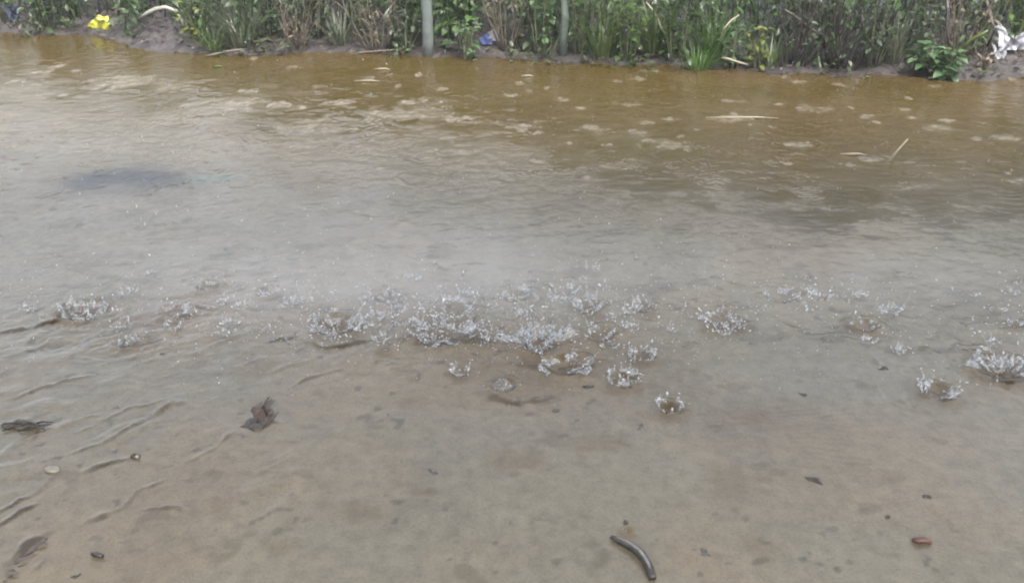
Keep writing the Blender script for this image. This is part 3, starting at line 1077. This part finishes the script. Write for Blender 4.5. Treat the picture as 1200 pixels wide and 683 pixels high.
CL = [(508, 553, 6), (735, 612, 5), (955, 563, 7), (1085, 581, 7), (827, 648, 6), (1040, 606, 4),
      (1148, 664, 4), (1033, 543, 3), (1068, 617, 3), (688, 452, 5), (455, 486, 4), (88, 675, 4), (750, 500, 5),
      (940, 462, 6), (1037, 432, 6), (1130, 380, 7), (650, 480, 4), (50, 478, 5), (192, 415, 5), (190, 424, 3), (137, 477, 4)]
for k, (px, py, s) in enumerate(CL):
    p = at(px, py)
    mb = MB()
    r = s * math.hypot(p.y, CAM_H) / FPX
    r *= .62
    rr_ = random.Random(900 + k)
    for q_ in range(5):
        mb.blob((rr_.gauss(0, .7) * r, rr_.gauss(0, .55) * r, -.1 * r), r * rr_.uniform(.45, .95), 200 + k * 7 + q_, .45, 12, 8, (1.2, .9, .35))
    if k % 3 == 0:
        mb.blob((r * .9, -r * .3, 0), r * .55, 300 + k, .35, 9, 7, (1.2, .9, .5))
    thing_mesh('mud_crumb', mb, M['clod'] if k % 4 else M['stone_grey'], (p.x, p.y, .0005), 'small brown crumb of mud or grit stuck in the wet road', 'mud crumb', random.uniform(0, 6), 'mud crumbs on the road')

# ------------------------------------------------------------------ things standing in or floating on the puddle
a = at(1038, 190)
mb = MB()
q = at_depth(1064, 163, a.y + .05) - a
mb.tube([(0, 0, -.02), q * .5 + Vector((.006, 0, .004)), q], [.005, .0045, .003], 6)
thing_mesh('straw', mb, M['straw'], a, 'yellowish straw poking slantwise out of the brown puddle at the right', 'straw')
a = at(545, 69)
mb = MB()
mb.tube([(0, 0, -.02), (0.002, 0, .04), (.001, 0, .082)], [.009, .0085, .007], 8)
thing_mesh('peg', mb, M['straw_pale'], a, 'short white peg standing at the water edge right of the grey post', 'peg')
FL = [(870, 139, 84, 'long pale strip of straw floating level in the puddle, right of centre'),
      (1000, 182, 30, 'pale chip of straw floating beside the slanting straw'),
      (430, 96, 30, 'bent pale straw floating below the grey post'),
      (618, 90, 14, 'short pale straw chip floating below the stand-in stream'),
      (448, 82, 18, 'thin pale straw floating left of the grey post reflection'),
      (255, 79, 12, 'yellow-green leaf scrap floating near the left bank')]
for px, py, w, lab in FL:
    a = at(px, py)
    L = w * math.hypot(a.y, CAM_H) / FPX
    mb = MB()
    mb.tube([(-L * .5, .008, .002), (-L * .1, -.004, .006), (L * .2, .004, .005), (L * .5, -.006, .003)], [.003, .006, .0055, .002], 6, True, .2)
    thing_mesh('straw', mb, M['leaf_yellow'] if 'green' in lab else M['straw'], a, lab, 'straw')

# ------------------------------------------------------------------ posts, litter and stalks on the bank
def bank_pt(px, off=0.05):
    """A point on the bank under the column px of the photograph."""
    X_ = (px - 600) / FPX
    y = 6.0
    for _ in range(20):
        x = X_ * (y * math.cos(PITCH) + CAM_H * math.sin(PITCH))
        y = float(bank_y(x)) + off
    return Vector((x, y, ground_z(x, y)))


a = bank_pt(502, -.02)
a.z = -.03
mb = MB()
pts = []
for i in range(12):
    t = i / 11
    pts.append((-.045 * t + .012 * math.sin(7 * t), .02 * t, 1.45 * t))
mb.tube(pts, [.036 - .003 * math.sin(9 * i / 11) for i in range(12)], 12, True, .05)
thing_mesh('post', mb, M['post'], a, 'pale grey-green weathered post standing at the water edge', 'post')
a = bank_pt(659, -.02)
a.z = -.03
mb = MB()
mb.tube([(0, 0, 0), (.01, .02, .3), (-.012, .03, .7), (-.03, .05, 1.25)], [.026, .024, .022, .017], 10, True, .08)  # solid stem shape stands in for a falling stream of water
thing_mesh('stream_stand_in', mb, M['stream_solid'], a, 'solid green-grey stem shape standing in for a falling water stream, right of the grey post', 'water stream')

a = bank_pt(119, -.06)
a = at(119, 37.5); a.z = -.004
root = empty('wrapper', a, 'crumpled bright yellow wrapper lying at the water edge at the left', 'wrapper')
o = crumple(.135, .11, .085, 8).build('film', M['yellow'], root, smooth=False)
mb = MB(); mb.blob((-.012, .012, .070), .028, 5, .4, 12, 8, (1.1, .8, .7)); mb.build('lining', M['white'], root)

a = bank_pt(18, .10)
o = crumple(.12, .10, .10, 14, openness=.2).build('plastic_scrap', M['navy'], None, a, smooth=False)
tag(o, 'dark navy plastic scrap under the weeds at the far left', 'plastic scrap')

# pale cut log or hoop with a dark hollow under it
a = bank_pt(190, .28)
root = empty('bent_hoop', a, 'pale arched hoop of stripped wood over a dark hollow in the left bank', 'hoop')
mb = MB()
pts = []
for px, py in [(164, 22), (172, 16), (182, 11), (194, 9), (206, 13), (213, 24), (216, 36)]:
    pts.append(at_depth(px, py, a.y) - a)
mb.tube(pts, [.010, .013, .014, .014, .012, .010, .008], 8, True, .1)
mb.build('arch', M['straw_pale'], root)

a = bank_pt(225, .9)
p0 = at_depth(222, 2, a.y)
root = crumple(.22, .12, .10, 24, openness=.3).build('plastic_bag', M['white'], None, Vector((p0.x, a.y, max(a.z, p0.z - .06))), smooth=False)
tag(root, 'white plastic bag scrap caught high in the weeds above the arched hoop', 'plastic bag')

a = bank_pt(577, .12)
p0 = at_depth(577, 50, a.y)
root = empty('packet', Vector((p0.x, a.y, a.z)), 'small crushed white and blue packet on the bank right of the grey post', 'packet')
crumple(.10, .06, .07, 34, openness=.25).build('white_side', M['white'], root, (0.02, 0, .02), smooth=False)
crumple(.10, .06, .05, 35, openness=.25).build('blue_side', M['blue'], root, (-.035, -.01, .0), smooth=False)

a = bank_pt(1188, .25)
p0 = at_depth(1186, 50, a.y)
o = crumple(.28, .18, .11, 47, 30, 18, .15).build('plastic_bag', M['white'], None, Vector((p0.x, a.y, min(p0.z, a.z + .03))), smooth=False)
tag(o, 'big crumpled white plastic bag lying on the bank at the right edge', 'plastic bag')
a = bank_pt(1166, .15)
o = crumple(.10, .08, .07, 45, openness=.3).build('plastic_bag', M['white'], None, a, smooth=False)
tag(o, 'small torn white plastic scrap left of the big white bag', 'plastic bag')

for (x0, y0, x1, y1, off, r, mat, lab) in [
    (757, 3, 780, 41, .0, .007, 'straw', 'straight yellowish dry stalk slanting down to the right through the grass'),
    (465, 0, 448, 22, .05, .006, 'straw_pale', 'pale dry stalk leaning right, left of the grey post'),
    (920, 12, 960, 40, .05, .007, 'stem_dry', 'dull brown stick slanting through the dark thicket'),
    (866, 18, 848, 34, .0, .006, 'straw', 'short tan broken stalk leaning over the bright grass'),
    (846, 68, 876, 76, -.1, .008, 'straw', 'curved tan root lying on the mud below the bright grass'),
    (262, 22, 280, 42, .05, .006, 'straw_pale', 'pale broken stalk drooping over the left bank'),
    (1125, 58, 1158, 36, -.02, .012, 'leaf_yellow', 'yellow-green bent stem leaning up beside the mint-green plant'),
    (1110, 0, 1112, 55, .05, .010, 'bark_dark', 'dark upright twig behind the mint-green plant'),
    (1155, 0, 1165, 34, .15, .012, 'stem_dry', 'brown vine stem hanging left of the big white bag'),
    (288, 58, 240, 66, -.1, .007, 'stem_dry', 'grey dry branch lying along the left water edge'),
    (404, 64, 470, 58, -.08, .006, 'stem_dry', 'thin fallen twig along the mud left of the grey post'),
    (42, 0, 42, 34, .02, .008, 'bark_dark', 'thin black upright stem among the weeds at the far left'),
]:
    yb_ = bank_pt((x0 + x1) / 2, off).y
    a, b = at_depth(x0, y0, yb_ + .03), at_depth(x1, y1, yb_ - .03)
    gz = lambda q: max(q.z, ground_z(q.x, q.y) + .003)
    a.z, b.z = gz(a), gz(b)
    mid = (a + b) / 2 + Vector((random.uniform(-.01, .01), 0, random.uniform(-.006, .012)))
    mb = MB()
    mb.tube([Vector((0, 0, 0)), (mid - a) * .5 + Vector((.003, 0, .002)), mid - a, (b - a) * .78 + Vector((-.003, 0, 0)), b - a], [r * .8, r, r, r * .9, r * .5], 7, True, .1)
    nm = 'twig' if 'twig' in lab or 'root' in lab or 'branch' in lab or 'stick' in lab else 'dry_stalk'
    thing_mesh(nm, mb, M[mat], a, lab, nm.split('_')[-1])

# ------------------------------------------------------------------ plants
CLEAR = [(119, .13, .45), (18, .10, .25), (577, .10, .25), (1186, .22, .42), (1166, .10, .3), (190, .17, .42), (1102, .10, .14)]
_cl = []
for px_, hw_, of_ in CLEAR:
    q_ = bank_pt(px_, .1)
    _cl.append((q_.x, hw_, of_))


def kept_clear(x, off):
    return any(abs(x - cx) < hw and off < of for cx, hw, of in _cl)


def leafy_plant(loc, h, spread, nst, mat, label, cat, seed, leafL=.05, leafW=.028, name='leafy_weed', lean=(0, 0), smat='stem', dens=1.0):
    rr = random.Random(seed)
    root = empty(name, loc, label, cat, 'weeds along the bank')
    st_, lf = MB(), MB()
    for s in range(nst):
        a = rr.uniform(0, 6.283)
        sp_ = spread * rr.uniform(.2, 1)
        hh = h * rr.uniform(.55, 1.05)
        top = Vector((math.cos(a) * sp_ + lean[0], math.sin(a) * sp_ * .7 + lean[1], hh))
        b0 = Vector((math.cos(a) * spread * .18, math.sin(a) * spread * .15, -.02))
        pts = []
        K = 6
        for k in range(K + 1):
            t = k / K
            q = b0.lerp(top, t)
            q.z = -.02 + (hh + .02) * (1 - (1 - t) ** 1.5)
            q += Vector((rr.uniform(-1, 1), rr.uniform(-1, 1), 0)) * (.012 * t)
            pts.append(q)
        st_.tube(pts, [.0045 * (1 - .75 * k / K) for k in range(K + 1)], 5)
        nl = max(4, int(hh / .026 * dens))
        for k in range(nl):
            t = rr.uniform(.12, 1.0)
            i = min(K - 1, int(t * K))
            q = pts[i].lerp(pts[i + 1], t * K - i)
            al = rr.uniform(0, 6.283)
            d = Vector((math.cos(al), math.sin(al), rr.uniform(-.25, .6)))
            sz = rr.uniform(.55, 1.2) * (1.1 - .35 * t)
            q = q + d * (leafL * .25)
            lf.leaf(q, d, Vector((rr.uniform(-.4, .4), rr.uniform(-.4, .4), 1)), leafL * sz, leafW * sz, rr.uniform(.1, .5), rr.uniform(.1, .5))
    st_.build('stem', M[smat], root)
    lf.build('foliage', M[mat], root)
    return root


def grass_tuft(loc, h, spread, n, mat, label, seed, W=.007, lean=(0, 0), name='grass_tuft'):
    rr = random.Random(seed)
    random.seed(seed)
    mb = MB()
    for _ in range(n):
        a = rr.uniform(0, 6.283)
        q = Vector((math.cos(a), math.sin(a) * .7, 0)) * (spread * .35 * rr.random() ** .5)
        q.z = -.015
        d = Vector((math.cos(a) * rr.uniform(.05, .55) + lean[0], math.sin(a) * rr.uniform(.05, .5) + lean[1], 1))
        mb.blade(q, d, h * rr.uniform(.5, 1.1), W * rr.uniform(.7, 1.4), rr.uniform(.1, .8))
    o = mb.build(name, M[mat], None, loc)
    return tag(o, label, 'grass', 'weeds along the bank')


def twiggy(loc, h, spread, n, label, seed, mat='stem_dry', leafm='leaf_dry', nleaf=60):
    rr = random.Random(seed)
    random.seed(seed)
    root = empty('dry_shrub', loc, label, 'shrub', 'weeds along the bank')
    tw, lf = MB(), MB()
    for _ in range(n):
        a = rr.uniform(0, 6.283)
        b0 = Vector((math.cos(a), math.sin(a) * .6, 0)) * (spread * .4 * rr.random())
        b0.z = -.02
        d = Vector((math.cos(a) * rr.uniform(.05, .6), math.sin(a) * rr.uniform(0, .4), 1)).normalized()
        L = h * rr.uniform(.5, 1.1)
        pts = [b0 + d * (L * k / 5) + Vector((rr.uniform(-1, 1), rr.uniform(-1, 1), 0)) * (.02 * k / 5) for k in range(6)]
        r0 = rr.uniform(.003, .0075)
        tw.tube(pts, [r0 * (1 - .14 * k) for k in range(6)], 5)
        for _b in range(rr.randint(2, 4)):
            i = rr.randint(1, 4)
            dd = (d + Vector((rr.uniform(-1, 1), rr.uniform(-1, 1), rr.uniform(-.3, .5))) * .9).normalized()
            l2 = L * rr.uniform(.15, .35)
            p2 = pts[i] + dd * l2
            tw.tube([pts[i], pts[i].lerp(p2, .5) + Vector((0, 0, .006)), p2], [r0 * .6, r0 * .45, r0 * .2], 4)
            for _l in range(max(1, nleaf // (n * 3))):
                q = pts[i].lerp(p2, rr.uniform(.2, 1))
                dl = Vector((rr.uniform(-1, 1), rr.uniform(-1, 1), rr.uniform(-.8, .3)))
                lf.leaf(q, dl, Vector((rr.uniform(-1, 1), rr.uniform(-1, 1), 1)), rr.uniform(.025, .055), rr.uniform(.01, .022), .4, .4)
    tw.build('twigs', M[mat], root)
    lf.build('foliage', M[leafm], root)
    return root


PL = [
    # kind, px, offset behind the bank line, height, spread, count, material, label
    ('L', 12, .22, .62, .20, 12, 'leaf_bright', 'bright leafy weed filling the far left corner of the bank'),
    ('L', 60, .18, .50, .18, 11, 'leaf_green', 'mid-green leafy weed between the thin black stem and the yellow wrapper'),
    ('L', 88, .42, .50, .14, 8, 'leaf_mint', 'pale green leafy weed just behind the yellow wrapper'),
    ('L', 50, .06, .14, .12, 8, 'leaf_grey', 'low grey-green weed over the water below the thin black stem'),
    ('G', 140, .55, .55, .22, 70, 'grass_grey', 'thin grey-green grass tuft in the gap behind the yellow wrapper'),
    ('L', 232, .20, .36, .17, 10, 'leaf_yellow', 'yellow-green leafy weed right of the arched hoop'),
    ('G', 252, .12, .34, .16, 60, 'grass', 'green grass tuft in front of the yellow-green weed near the hoop'),
    ('G', 285, .14, .50, .22, 90, 'grass_grey', 'arching grey-green grass tuft drooping over the left bank'),
    ('L', 318, .25, .55, .18, 10, 'leaf_green', 'dark green leafy weed right of the drooping grass on the left bank'),
    ('D', 345, .10, .42, .20, 16, None, 'grey-brown dry shrub at the water edge, first of three from the left'),
    ('L', 372, .22, .55, .18, 11, 'leaf_grey', 'dull grey-green leafy weed rising behind the dry shrubs left of the post'),
    ('G', 400, .10, .34, .16, 60, 'grass_grey', 'short grey grass tuft at the water edge left of the post'),
    ('L', 418, .28, .60, .18, 11, 'leaf_green', 'tall mid-green weed left of the pale leaning stalk'),
    ('D', 445, .10, .38, .18, 16, None, 'grey-brown dry shrub under the pale leaning stalk'),
    ('L', 474, .12, .26, .14, 10, 'leaf_grey', 'low greyish weed touching the left side of the grey post'),
    ('L', 484, .34, .62, .15, 9, 'leaf_bright', 'brighter green weed rising behind the grey post'),
    ('L', 548, .07, .24, .13, 10, 'leaf_mint', 'low pale green broadleaf weed between the grey post and the white packet'),
    ('L', 530, .35, .60, .18, 11, 'leaf_green', 'tall dark weed right behind the grey post'),
    ('D', 594, .18, .58, .15, 14, None, 'reddish brown dry shrub above the white and blue packet'),
    ('L', 632, .14, .48, .17, 13, 'leaf_mint', 'blue-green leafy weed left of the stand-in water stream'),
    ('G', 641, -.02, .20, .13, 40, 'grass_grey', 'little pale grass tuft at the foot of the stand-in water stream'),
    ('L', 676, .16, .44, .15, 11, 'leaf_green', 'green leafy weed just right of the stand-in water stream'),
    ('G', 705, .14, .60, .22, 110, 'grass', 'tall bright grass tuft left of the straight yellowish stalk'),
    ('L', 735, .12, .40, .17, 12, 'leaf_bright', 'bright leafy weed under the straight yellowish stalk'),
    ('G', 765, .22, .62, .22, 100, 'grass', 'tall green grass tuft behind the straight yellowish stalk'),
    ('L', 790, .14, .42, .17, 12, 'leaf_green', 'green leafy weed between the straight yellowish stalk and the bright grass clump'),
    ('G', 818, -.06, .26, .17, 90, 'leaf_bright', 'vivid green grass clump hanging over the water, right of the yellowish stalk'),
    ('G', 834, .20, .55, .2, 90, 'leaf_bright', 'tall vivid grass tuft rising behind the vivid hanging clump'),
    ('L', 858, .10, .32, .14, 10, 'leaf_mint', 'pale leafy weed right of the vivid hanging grass'),
    ('L', 888, -.02, .24, .11, 9, 'leaf_yellow', 'small yellow-green weed standing at the edge of the dark thicket'),
    ('G', 900, .00, .24, .16, 60, 'grass', 'short green grass tuft right of the small yellow-green weed'),
    ('D', 925, .14, .60, .24, 22, None, 'dark bare thicket of stems right of the small yellow-green weed'),
    ('D', 985, .16, .60, .26, 24, None, 'dark bare thicket in the middle of the right bank'),
    ('L', 960, .42, .62, .20, 9, 'leaf_green', 'dark leafy weed growing up through the bare thickets'),
    ('L', 1022, .16, .46, .16, 10, 'leaf_grey', 'sparse grey-green weed right of the bare thickets'),
    ('G', 1046, .20, .48, .18, 60, 'grass_grey', 'greyish grass tuft left of the mint-green plant'),
    ('B', 1102, -.05, .20, .19, 15, 'leaf_mint', 'mint-green broadleaf plant spreading over the mud at the right bank'),
    ('D', 1118, .20, .55, .18, 16, None, 'tan dry shrub right behind the mint-green plant'),
    ('L', 1076, .24, .46, .15, 9, 'leaf_grey', 'grey-green weed left behind the mint-green plant'),
    ('L', 1142, .30, .50, .14, 9, 'leaf_grey', 'dull green weed between the tan dry shrub and the white bag'),
    ('L', 1180, .46, .60, .16, 12, 'leaf_bright', 'bright green bush above the big white bag'),
    ('D', 1150, .02, .16, .16, 12, None, 'low tangle of brown twigs in front of the white scraps'),
]
for i, (k, px, off, h, s, n, mat, lab) in enumerate(PL):
    a = bank_pt(px, off - .11 if off > .06 else off)
    if k == 'L':
        leafy_plant(a, h, s, n, mat, lab, 'weed', 400 + i, leafL=.052, leafW=.03)
    elif k == 'B':
        leafy_plant(a, h, s, n, mat, lab, 'plant', 400 + i, leafL=.075, leafW=.055, name='broadleaf_plant', dens=1.6)
    elif k == 'G':
        grass_tuft(a, h, s, n, mat, lab, 400 + i)
    else:
        dark = 'dark' in lab
        twiggy(a, h, s, n, lab, 400 + i, 'bark_dark' if dark else 'stem_dry', 'leaf_green' if dark else 'leaf_dry', 45)

# the overgrown strip behind them reads as one mass
random.seed(77)
mb, ms = MB(), MB()
for _ in range(30000):
    x = random.uniform(-6.5, 6.0)
    off = .06 + 1.8 * random.random() ** 1.25
    y = float(np.interp(x, _bx, _by)) + off
    dens = .5 + .5 * math.sin(x * 2.3 + 1) * math.sin(x * 5.1 + off * 3)
    hmax = (.74 + .66 * min(1, max(0, (x + .6) / 2.2)) + .42 * math.sin(x * 1.7 + .6) ** 2 + .18 * math.sin(x * 6.3)) * min(1, .35 + off * .9)
    z = random.random() ** .8 * hmax
    if dens < random.random() * .55 or kept_clear(x, off): continue
    q = Vector((x, y, .03 + z))
    d = Vector((random.uniform(-1, 1), random.uniform(-1, .4), random.uniform(-.5, .6)))
    L = random.uniform(.035, .085)
    mb.leaf(q, d, Vector((random.uniform(-.5, .5), random.uniform(-.9, .2), 1)), L, L * random.uniform(.35, .65), random.uniform(.1, .5), .3)
for _ in range(2600):
    x = random.uniform(-6.5, 6.0)
    of = random.uniform(.05, 1.8)
    if kept_clear(x, of): continue
    y = float(np.interp(x, _bx, _by)) + of
    mb.blade(Vector((x, y, .06)), Vector((random.uniform(-.4, .4), random.uniform(-.5, .2), 1)), random.uniform(.4, .95), .009, random.uniform(.1, .7))
for _ in range(15000):
    x = random.uniform(-1.6, 6.2)
    of = random.uniform(.9, 2.2)
    top = 0.95 + 0.85 * min(1, max(0, (x + 1.6) / 2.8)) + .25 * math.sin(x * 4.3) * math.sin(x * 1.9 + of)
    z = .5 + (top - .5) * random.random() ** .75
    L = random.uniform(.06, .12)
    mb.leaf(Vector((x, float(np.interp(x, _bx, _by)) + of, min(z, 2.4))), Vector((random.uniform(-1, 1), random.uniform(-1, .4), random.uniform(-.7, .4))),
            Vector((random.uniform(-.5, .5), random.uniform(-.9, .2), 1)), L, L * random.uniform(.35, .6), random.uniform(.1, .5), .3)
o = mb.build('undergrowth', leaf_mat('undergrowth', [(.03, .065, .018), (.055, .115, .03), (.085, .17, .045), (.08, .11, .05), (.05, .10, .035), (.11, .14, .06)]))
tag(o, 'dense mixed undergrowth of leaves and grass filling the bank behind the weeds', 'undergrowth', kind='stuff')
for _ in range(500):
    x = random.uniform(-6.5, 6.0)
    y = float(np.interp(x, _bx, _by)) + random.uniform(.3, 1.8)
    a = Vector((x, y, .04))
    b = a + Vector((random.uniform(-.2, .2), random.uniform(-.15, .1), random.uniform(.4, .95)))
    ms.tube([a, a.lerp(b, .5) + Vector((random.uniform(-.03, .03), 0, 0)), b], [.005, .004, .002], 4)
o = ms.build('undergrowth_stems', M['stem_dry'])
tag(o, 'thin bare stems standing through the undergrowth on the bank', 'undergrowth', kind='stuff')

mb = MB()
for _ in range(900):
    x = random.uniform(-5, 4.8)
    if math.sin(x * 3.1) + math.sin(x * 7.7 + 1) + random.gauss(0, .6) < .1 or kept_clear(x, 0): continue
    y = float(np.interp(x, _bx, _by)) + random.uniform(-.14, .16)
    z = ground_z(x, y)
    for _k in range(random.randint(2, 5)):
        if random.random() < .5:
            mb.blade(Vector((x, y, z - .005)), Vector((random.uniform(-.8, .8), random.uniform(-.9, .3), 1)), random.uniform(.06, .2), .006, random.uniform(.3, 1))
        else:
            d = Vector((random.uniform(-1, 1), random.uniform(-1, .5), random.uniform(.1, .9)))
            L = random.uniform(.025, .055)
            mb.leaf(Vector((x, y, z + random.uniform(0, .08))), d, Vector((0, -.3, 1)), L, L * .55, .3, .3)
o = mb.build('low_weeds', leaf_mat('low_weeds', [(.05, .09, .035), (.09, .15, .05), (.13, .19, .08), (.10, .09, .06), (.16, .17, .11)]))
tag(o, 'low fringe of small weeds and grass along the water edge', 'weeds', kind='stuff')

# litter of leaf scraps on the bank mud
mb = MB()
for _ in range(3800):
    x = random.uniform(-5, 4.6)
    y = float(np.interp(x, _bx, _by)) + random.uniform(-.2, .5)
    q = Vector((x, y, ground_z(x, y) + .004))
    if q.z < .003: continue
    mb.leaf(q, Vector((random.uniform(-1, 1), random.uniform(-1, 1), random.uniform(0, .3))), Vector((random.uniform(-.4, .4), random.uniform(-.4, .4), 1)), random.uniform(.02, .05), random.uniform(.008, .02), .2, .3)
o = mb.build('leaf_litter', leaf_mat('leaf_litter', [(.03, .023, .02), (.06, .046, .035), (.12, .10, .08), (.05, .03, .028), (.22, .21, .18)], .5, .1))
tag(o, 'scattered dead leaf litter on the muddy bank', 'leaf litter', kind='stuff')

# ------------------------------------------------------------------ the eave whose run-off makes the line of splashes
root = empty('roof', (0, drip_y, 0), 'corrugated metal roof over the near side of the road, dripping along its eave', 'roof')
mb = MB()
nxr = 300
for j, (yy, zz) in enumerate([(0, 3.15), (-1.7, 3.43), (-3.7, 3.75)]):
    for i in range(nxr + 1):
        x = -9 + 18 * i / nxr
        mb.v.append(Vector((x, yy, zz + .018 * math.sin(x * 2 * math.pi / .18))))
for j in range(2):
    for i in range(nxr):
        k = j * (nxr + 1) + i
        mb.f.append((k, k + 1, k + nxr + 2, k + nxr + 1))
o = mb.build('roof_sheet', M['white'], root)
sol = o.modifiers.new('thickness', 'SOLIDIFY')
sol.thickness = .003
for i in range(10):
    mb = MB()
    x = -8.6 + i * 1.9
    mb.tube([(x, -.15, 3.10), (x, -3.6, 3.66)], [.05, .05], 4)
    mb.build('rafter', M['stem_dry'], root)

# ------------------------------------------------------------------ rain-laden air and the spray hanging over the drip line
def volume_box(name, lo, hi, mat, label, cat):
    mb = MB()
    mb.v = [Vector((x, y, z)) for z in (lo[2], hi[2]) for y in (lo[1], hi[1]) for x in (lo[0], hi[0])]
    mb.f = [(0, 2, 3, 1), (4, 5, 7, 6), (0, 1, 5, 4), (1, 3, 7, 5), (3, 2, 6, 7), (2, 0, 4, 6)]
    o = mb.build(name, mat, smooth=False)
    return tag(o, label, cat, kind='stuff')


m, nt, out = new_mat('rain_haze')
pv = nt.nodes.new('ShaderNodeVolumePrincipled')
pv.inputs['Color'].default_value = (.93, .95, 1, 1)
pv.inputs['Density'].default_value = HAZE
pv.inputs['Anisotropy'].default_value = 0.2
nt.links.new(pv.outputs[0], out.inputs['Volume'])
volume_box('haze', (-420, -420, -1.2), (420, 620, 2.6), m, 'pale rain haze in the air over the puddle and weeds', 'haze')

m, nt, out = new_mat('spray_mist')
tc = nt.nodes.new('ShaderNodeTexCoord')
sx = nt.nodes.new('ShaderNodeSeparateXYZ')
nt.links.new(tc.outputs['Object'], sx.inputs[0])


def math_node(op, a, b=None, c=None):
    n = nt.nodes.new('ShaderNodeMath')
    n.operation = op
    for i, q in enumerate((a, b, c)):
        if q is None: continue
        if isinstance(q, (int, float)): n.inputs[i].default_value = q
        else: nt.links.new(q, n.inputs[i])
    return n.outputs[0]


def gauss(sock, c, wd):
    d = math_node('DIVIDE', math_node('SUBTRACT', sock, c), wd)
    return math_node('EXPONENT', math_node('MULTIPLY', math_node('MULTIPLY', d, d), -1.0))


MX, MY = at(520, 385).x, at(520, 385).y
gx_ = math_node('ADD', gauss(sx.outputs[0], MX - .10, .80), math_node('MULTIPLY', gauss(sx.outputs[0], 1.15, .5), .45))
gy_ = gauss(sx.outputs[1], MY + .10, .20)
gz_ = gauss(sx.outputs[2], .02, .24)
nz = noise_node(nt, 7, 3, .55, tc.outputs['Object'])
lump = math_node('MAXIMUM', math_node('MULTIPLY_ADD', nz.outputs[0], 2.0, -.35), 0.0)
den = math_node('MULTIPLY', math_node('MULTIPLY', gx_, gy_), math_node('MULTIPLY', gz_, lump))
den = math_node('MULTIPLY', den, MIST)
pv = nt.nodes.new('ShaderNodeVolumePrincipled')
pv.inputs['Color'].default_value = (.93, .96, 1, 1)
pv.inputs['Anisotropy'].default_value = 0.2
nt.links.new(den, pv.inputs['Density'])
nt.links.new(pv.outputs[0], out.inputs['Volume'])
volume_box('mist', (-2.1, MY - .4, .03), (2.2, MY + .65, .60), m, 'thin bluish mist of spray hanging over the drip line splashes', 'mist')

# ------------------------------------------------------------------ light
SUN_EL, SUN_AZ = R(62), R(160)
w = bpy.data.worlds.new('World')
sc.world = w
w.use_nodes = True
nt = w.node_tree
nt.nodes.clear()
wo = nt.nodes.new('ShaderNodeOutputWorld')
bg = nt.nodes.new('ShaderNodeBackground')
sky = nt.nodes.new('ShaderNodeTexSky')
sky.sky_type = 'NISHITA'
sky.sun_disc = False
sky.sun_elevation = SUN_EL
sky.sun_rotation = SUN_AZ
sky.air_density = 1.0
sky.dust_density = 6.0
sky.ozone_density = 1.0
hs = nt.nodes.new('ShaderNodeHueSaturation')
hs.inputs['Saturation'].default_value = 0.36
nt.links.new(sky.outputs[0], hs.inputs['Color'])
nt.links.new(hs.outputs[0], bg.inputs['Color'])
bg.inputs['Strength'].default_value = 0.12
nt.links.new(bg.outputs[0], wo.inputs['Surface'])
sun = bpy.data.lights.new('sun', 'SUN')
sun.energy = 0.6
sun.angle = R(25)
sun.color = (1, .97, .93)
so = bpy.data.objects.new('sun', sun)
C.objects.link(so)
so.rotation_euler = (R(90) - SUN_EL, 0, math.pi - SUN_AZ)
so.location = (0, -2, 6)

# ------------------------------------------------------------------ render settings
sc.view_settings.view_transform = 'Standard'
sc.view_settings.look = 'None'
sc.view_settings.gamma = 1
sc.view_settings.use_curve_mapping = False
sc.view_settings.exposure = 2.72
sc.render.engine = 'CYCLES'
sc.cycles.filter_width = 2.0
sc.cycles.max_bounces = 10
sc.cycles.transmission_bounces = 8
sc.cycles.transparent_max_bounces = 8
sc.cycles.use_denoising = True
sc.cycles.volume_bounces = 1
sc.cycles.volume_step_rate = 1.0
sc.cycles.volume_max_steps = 128
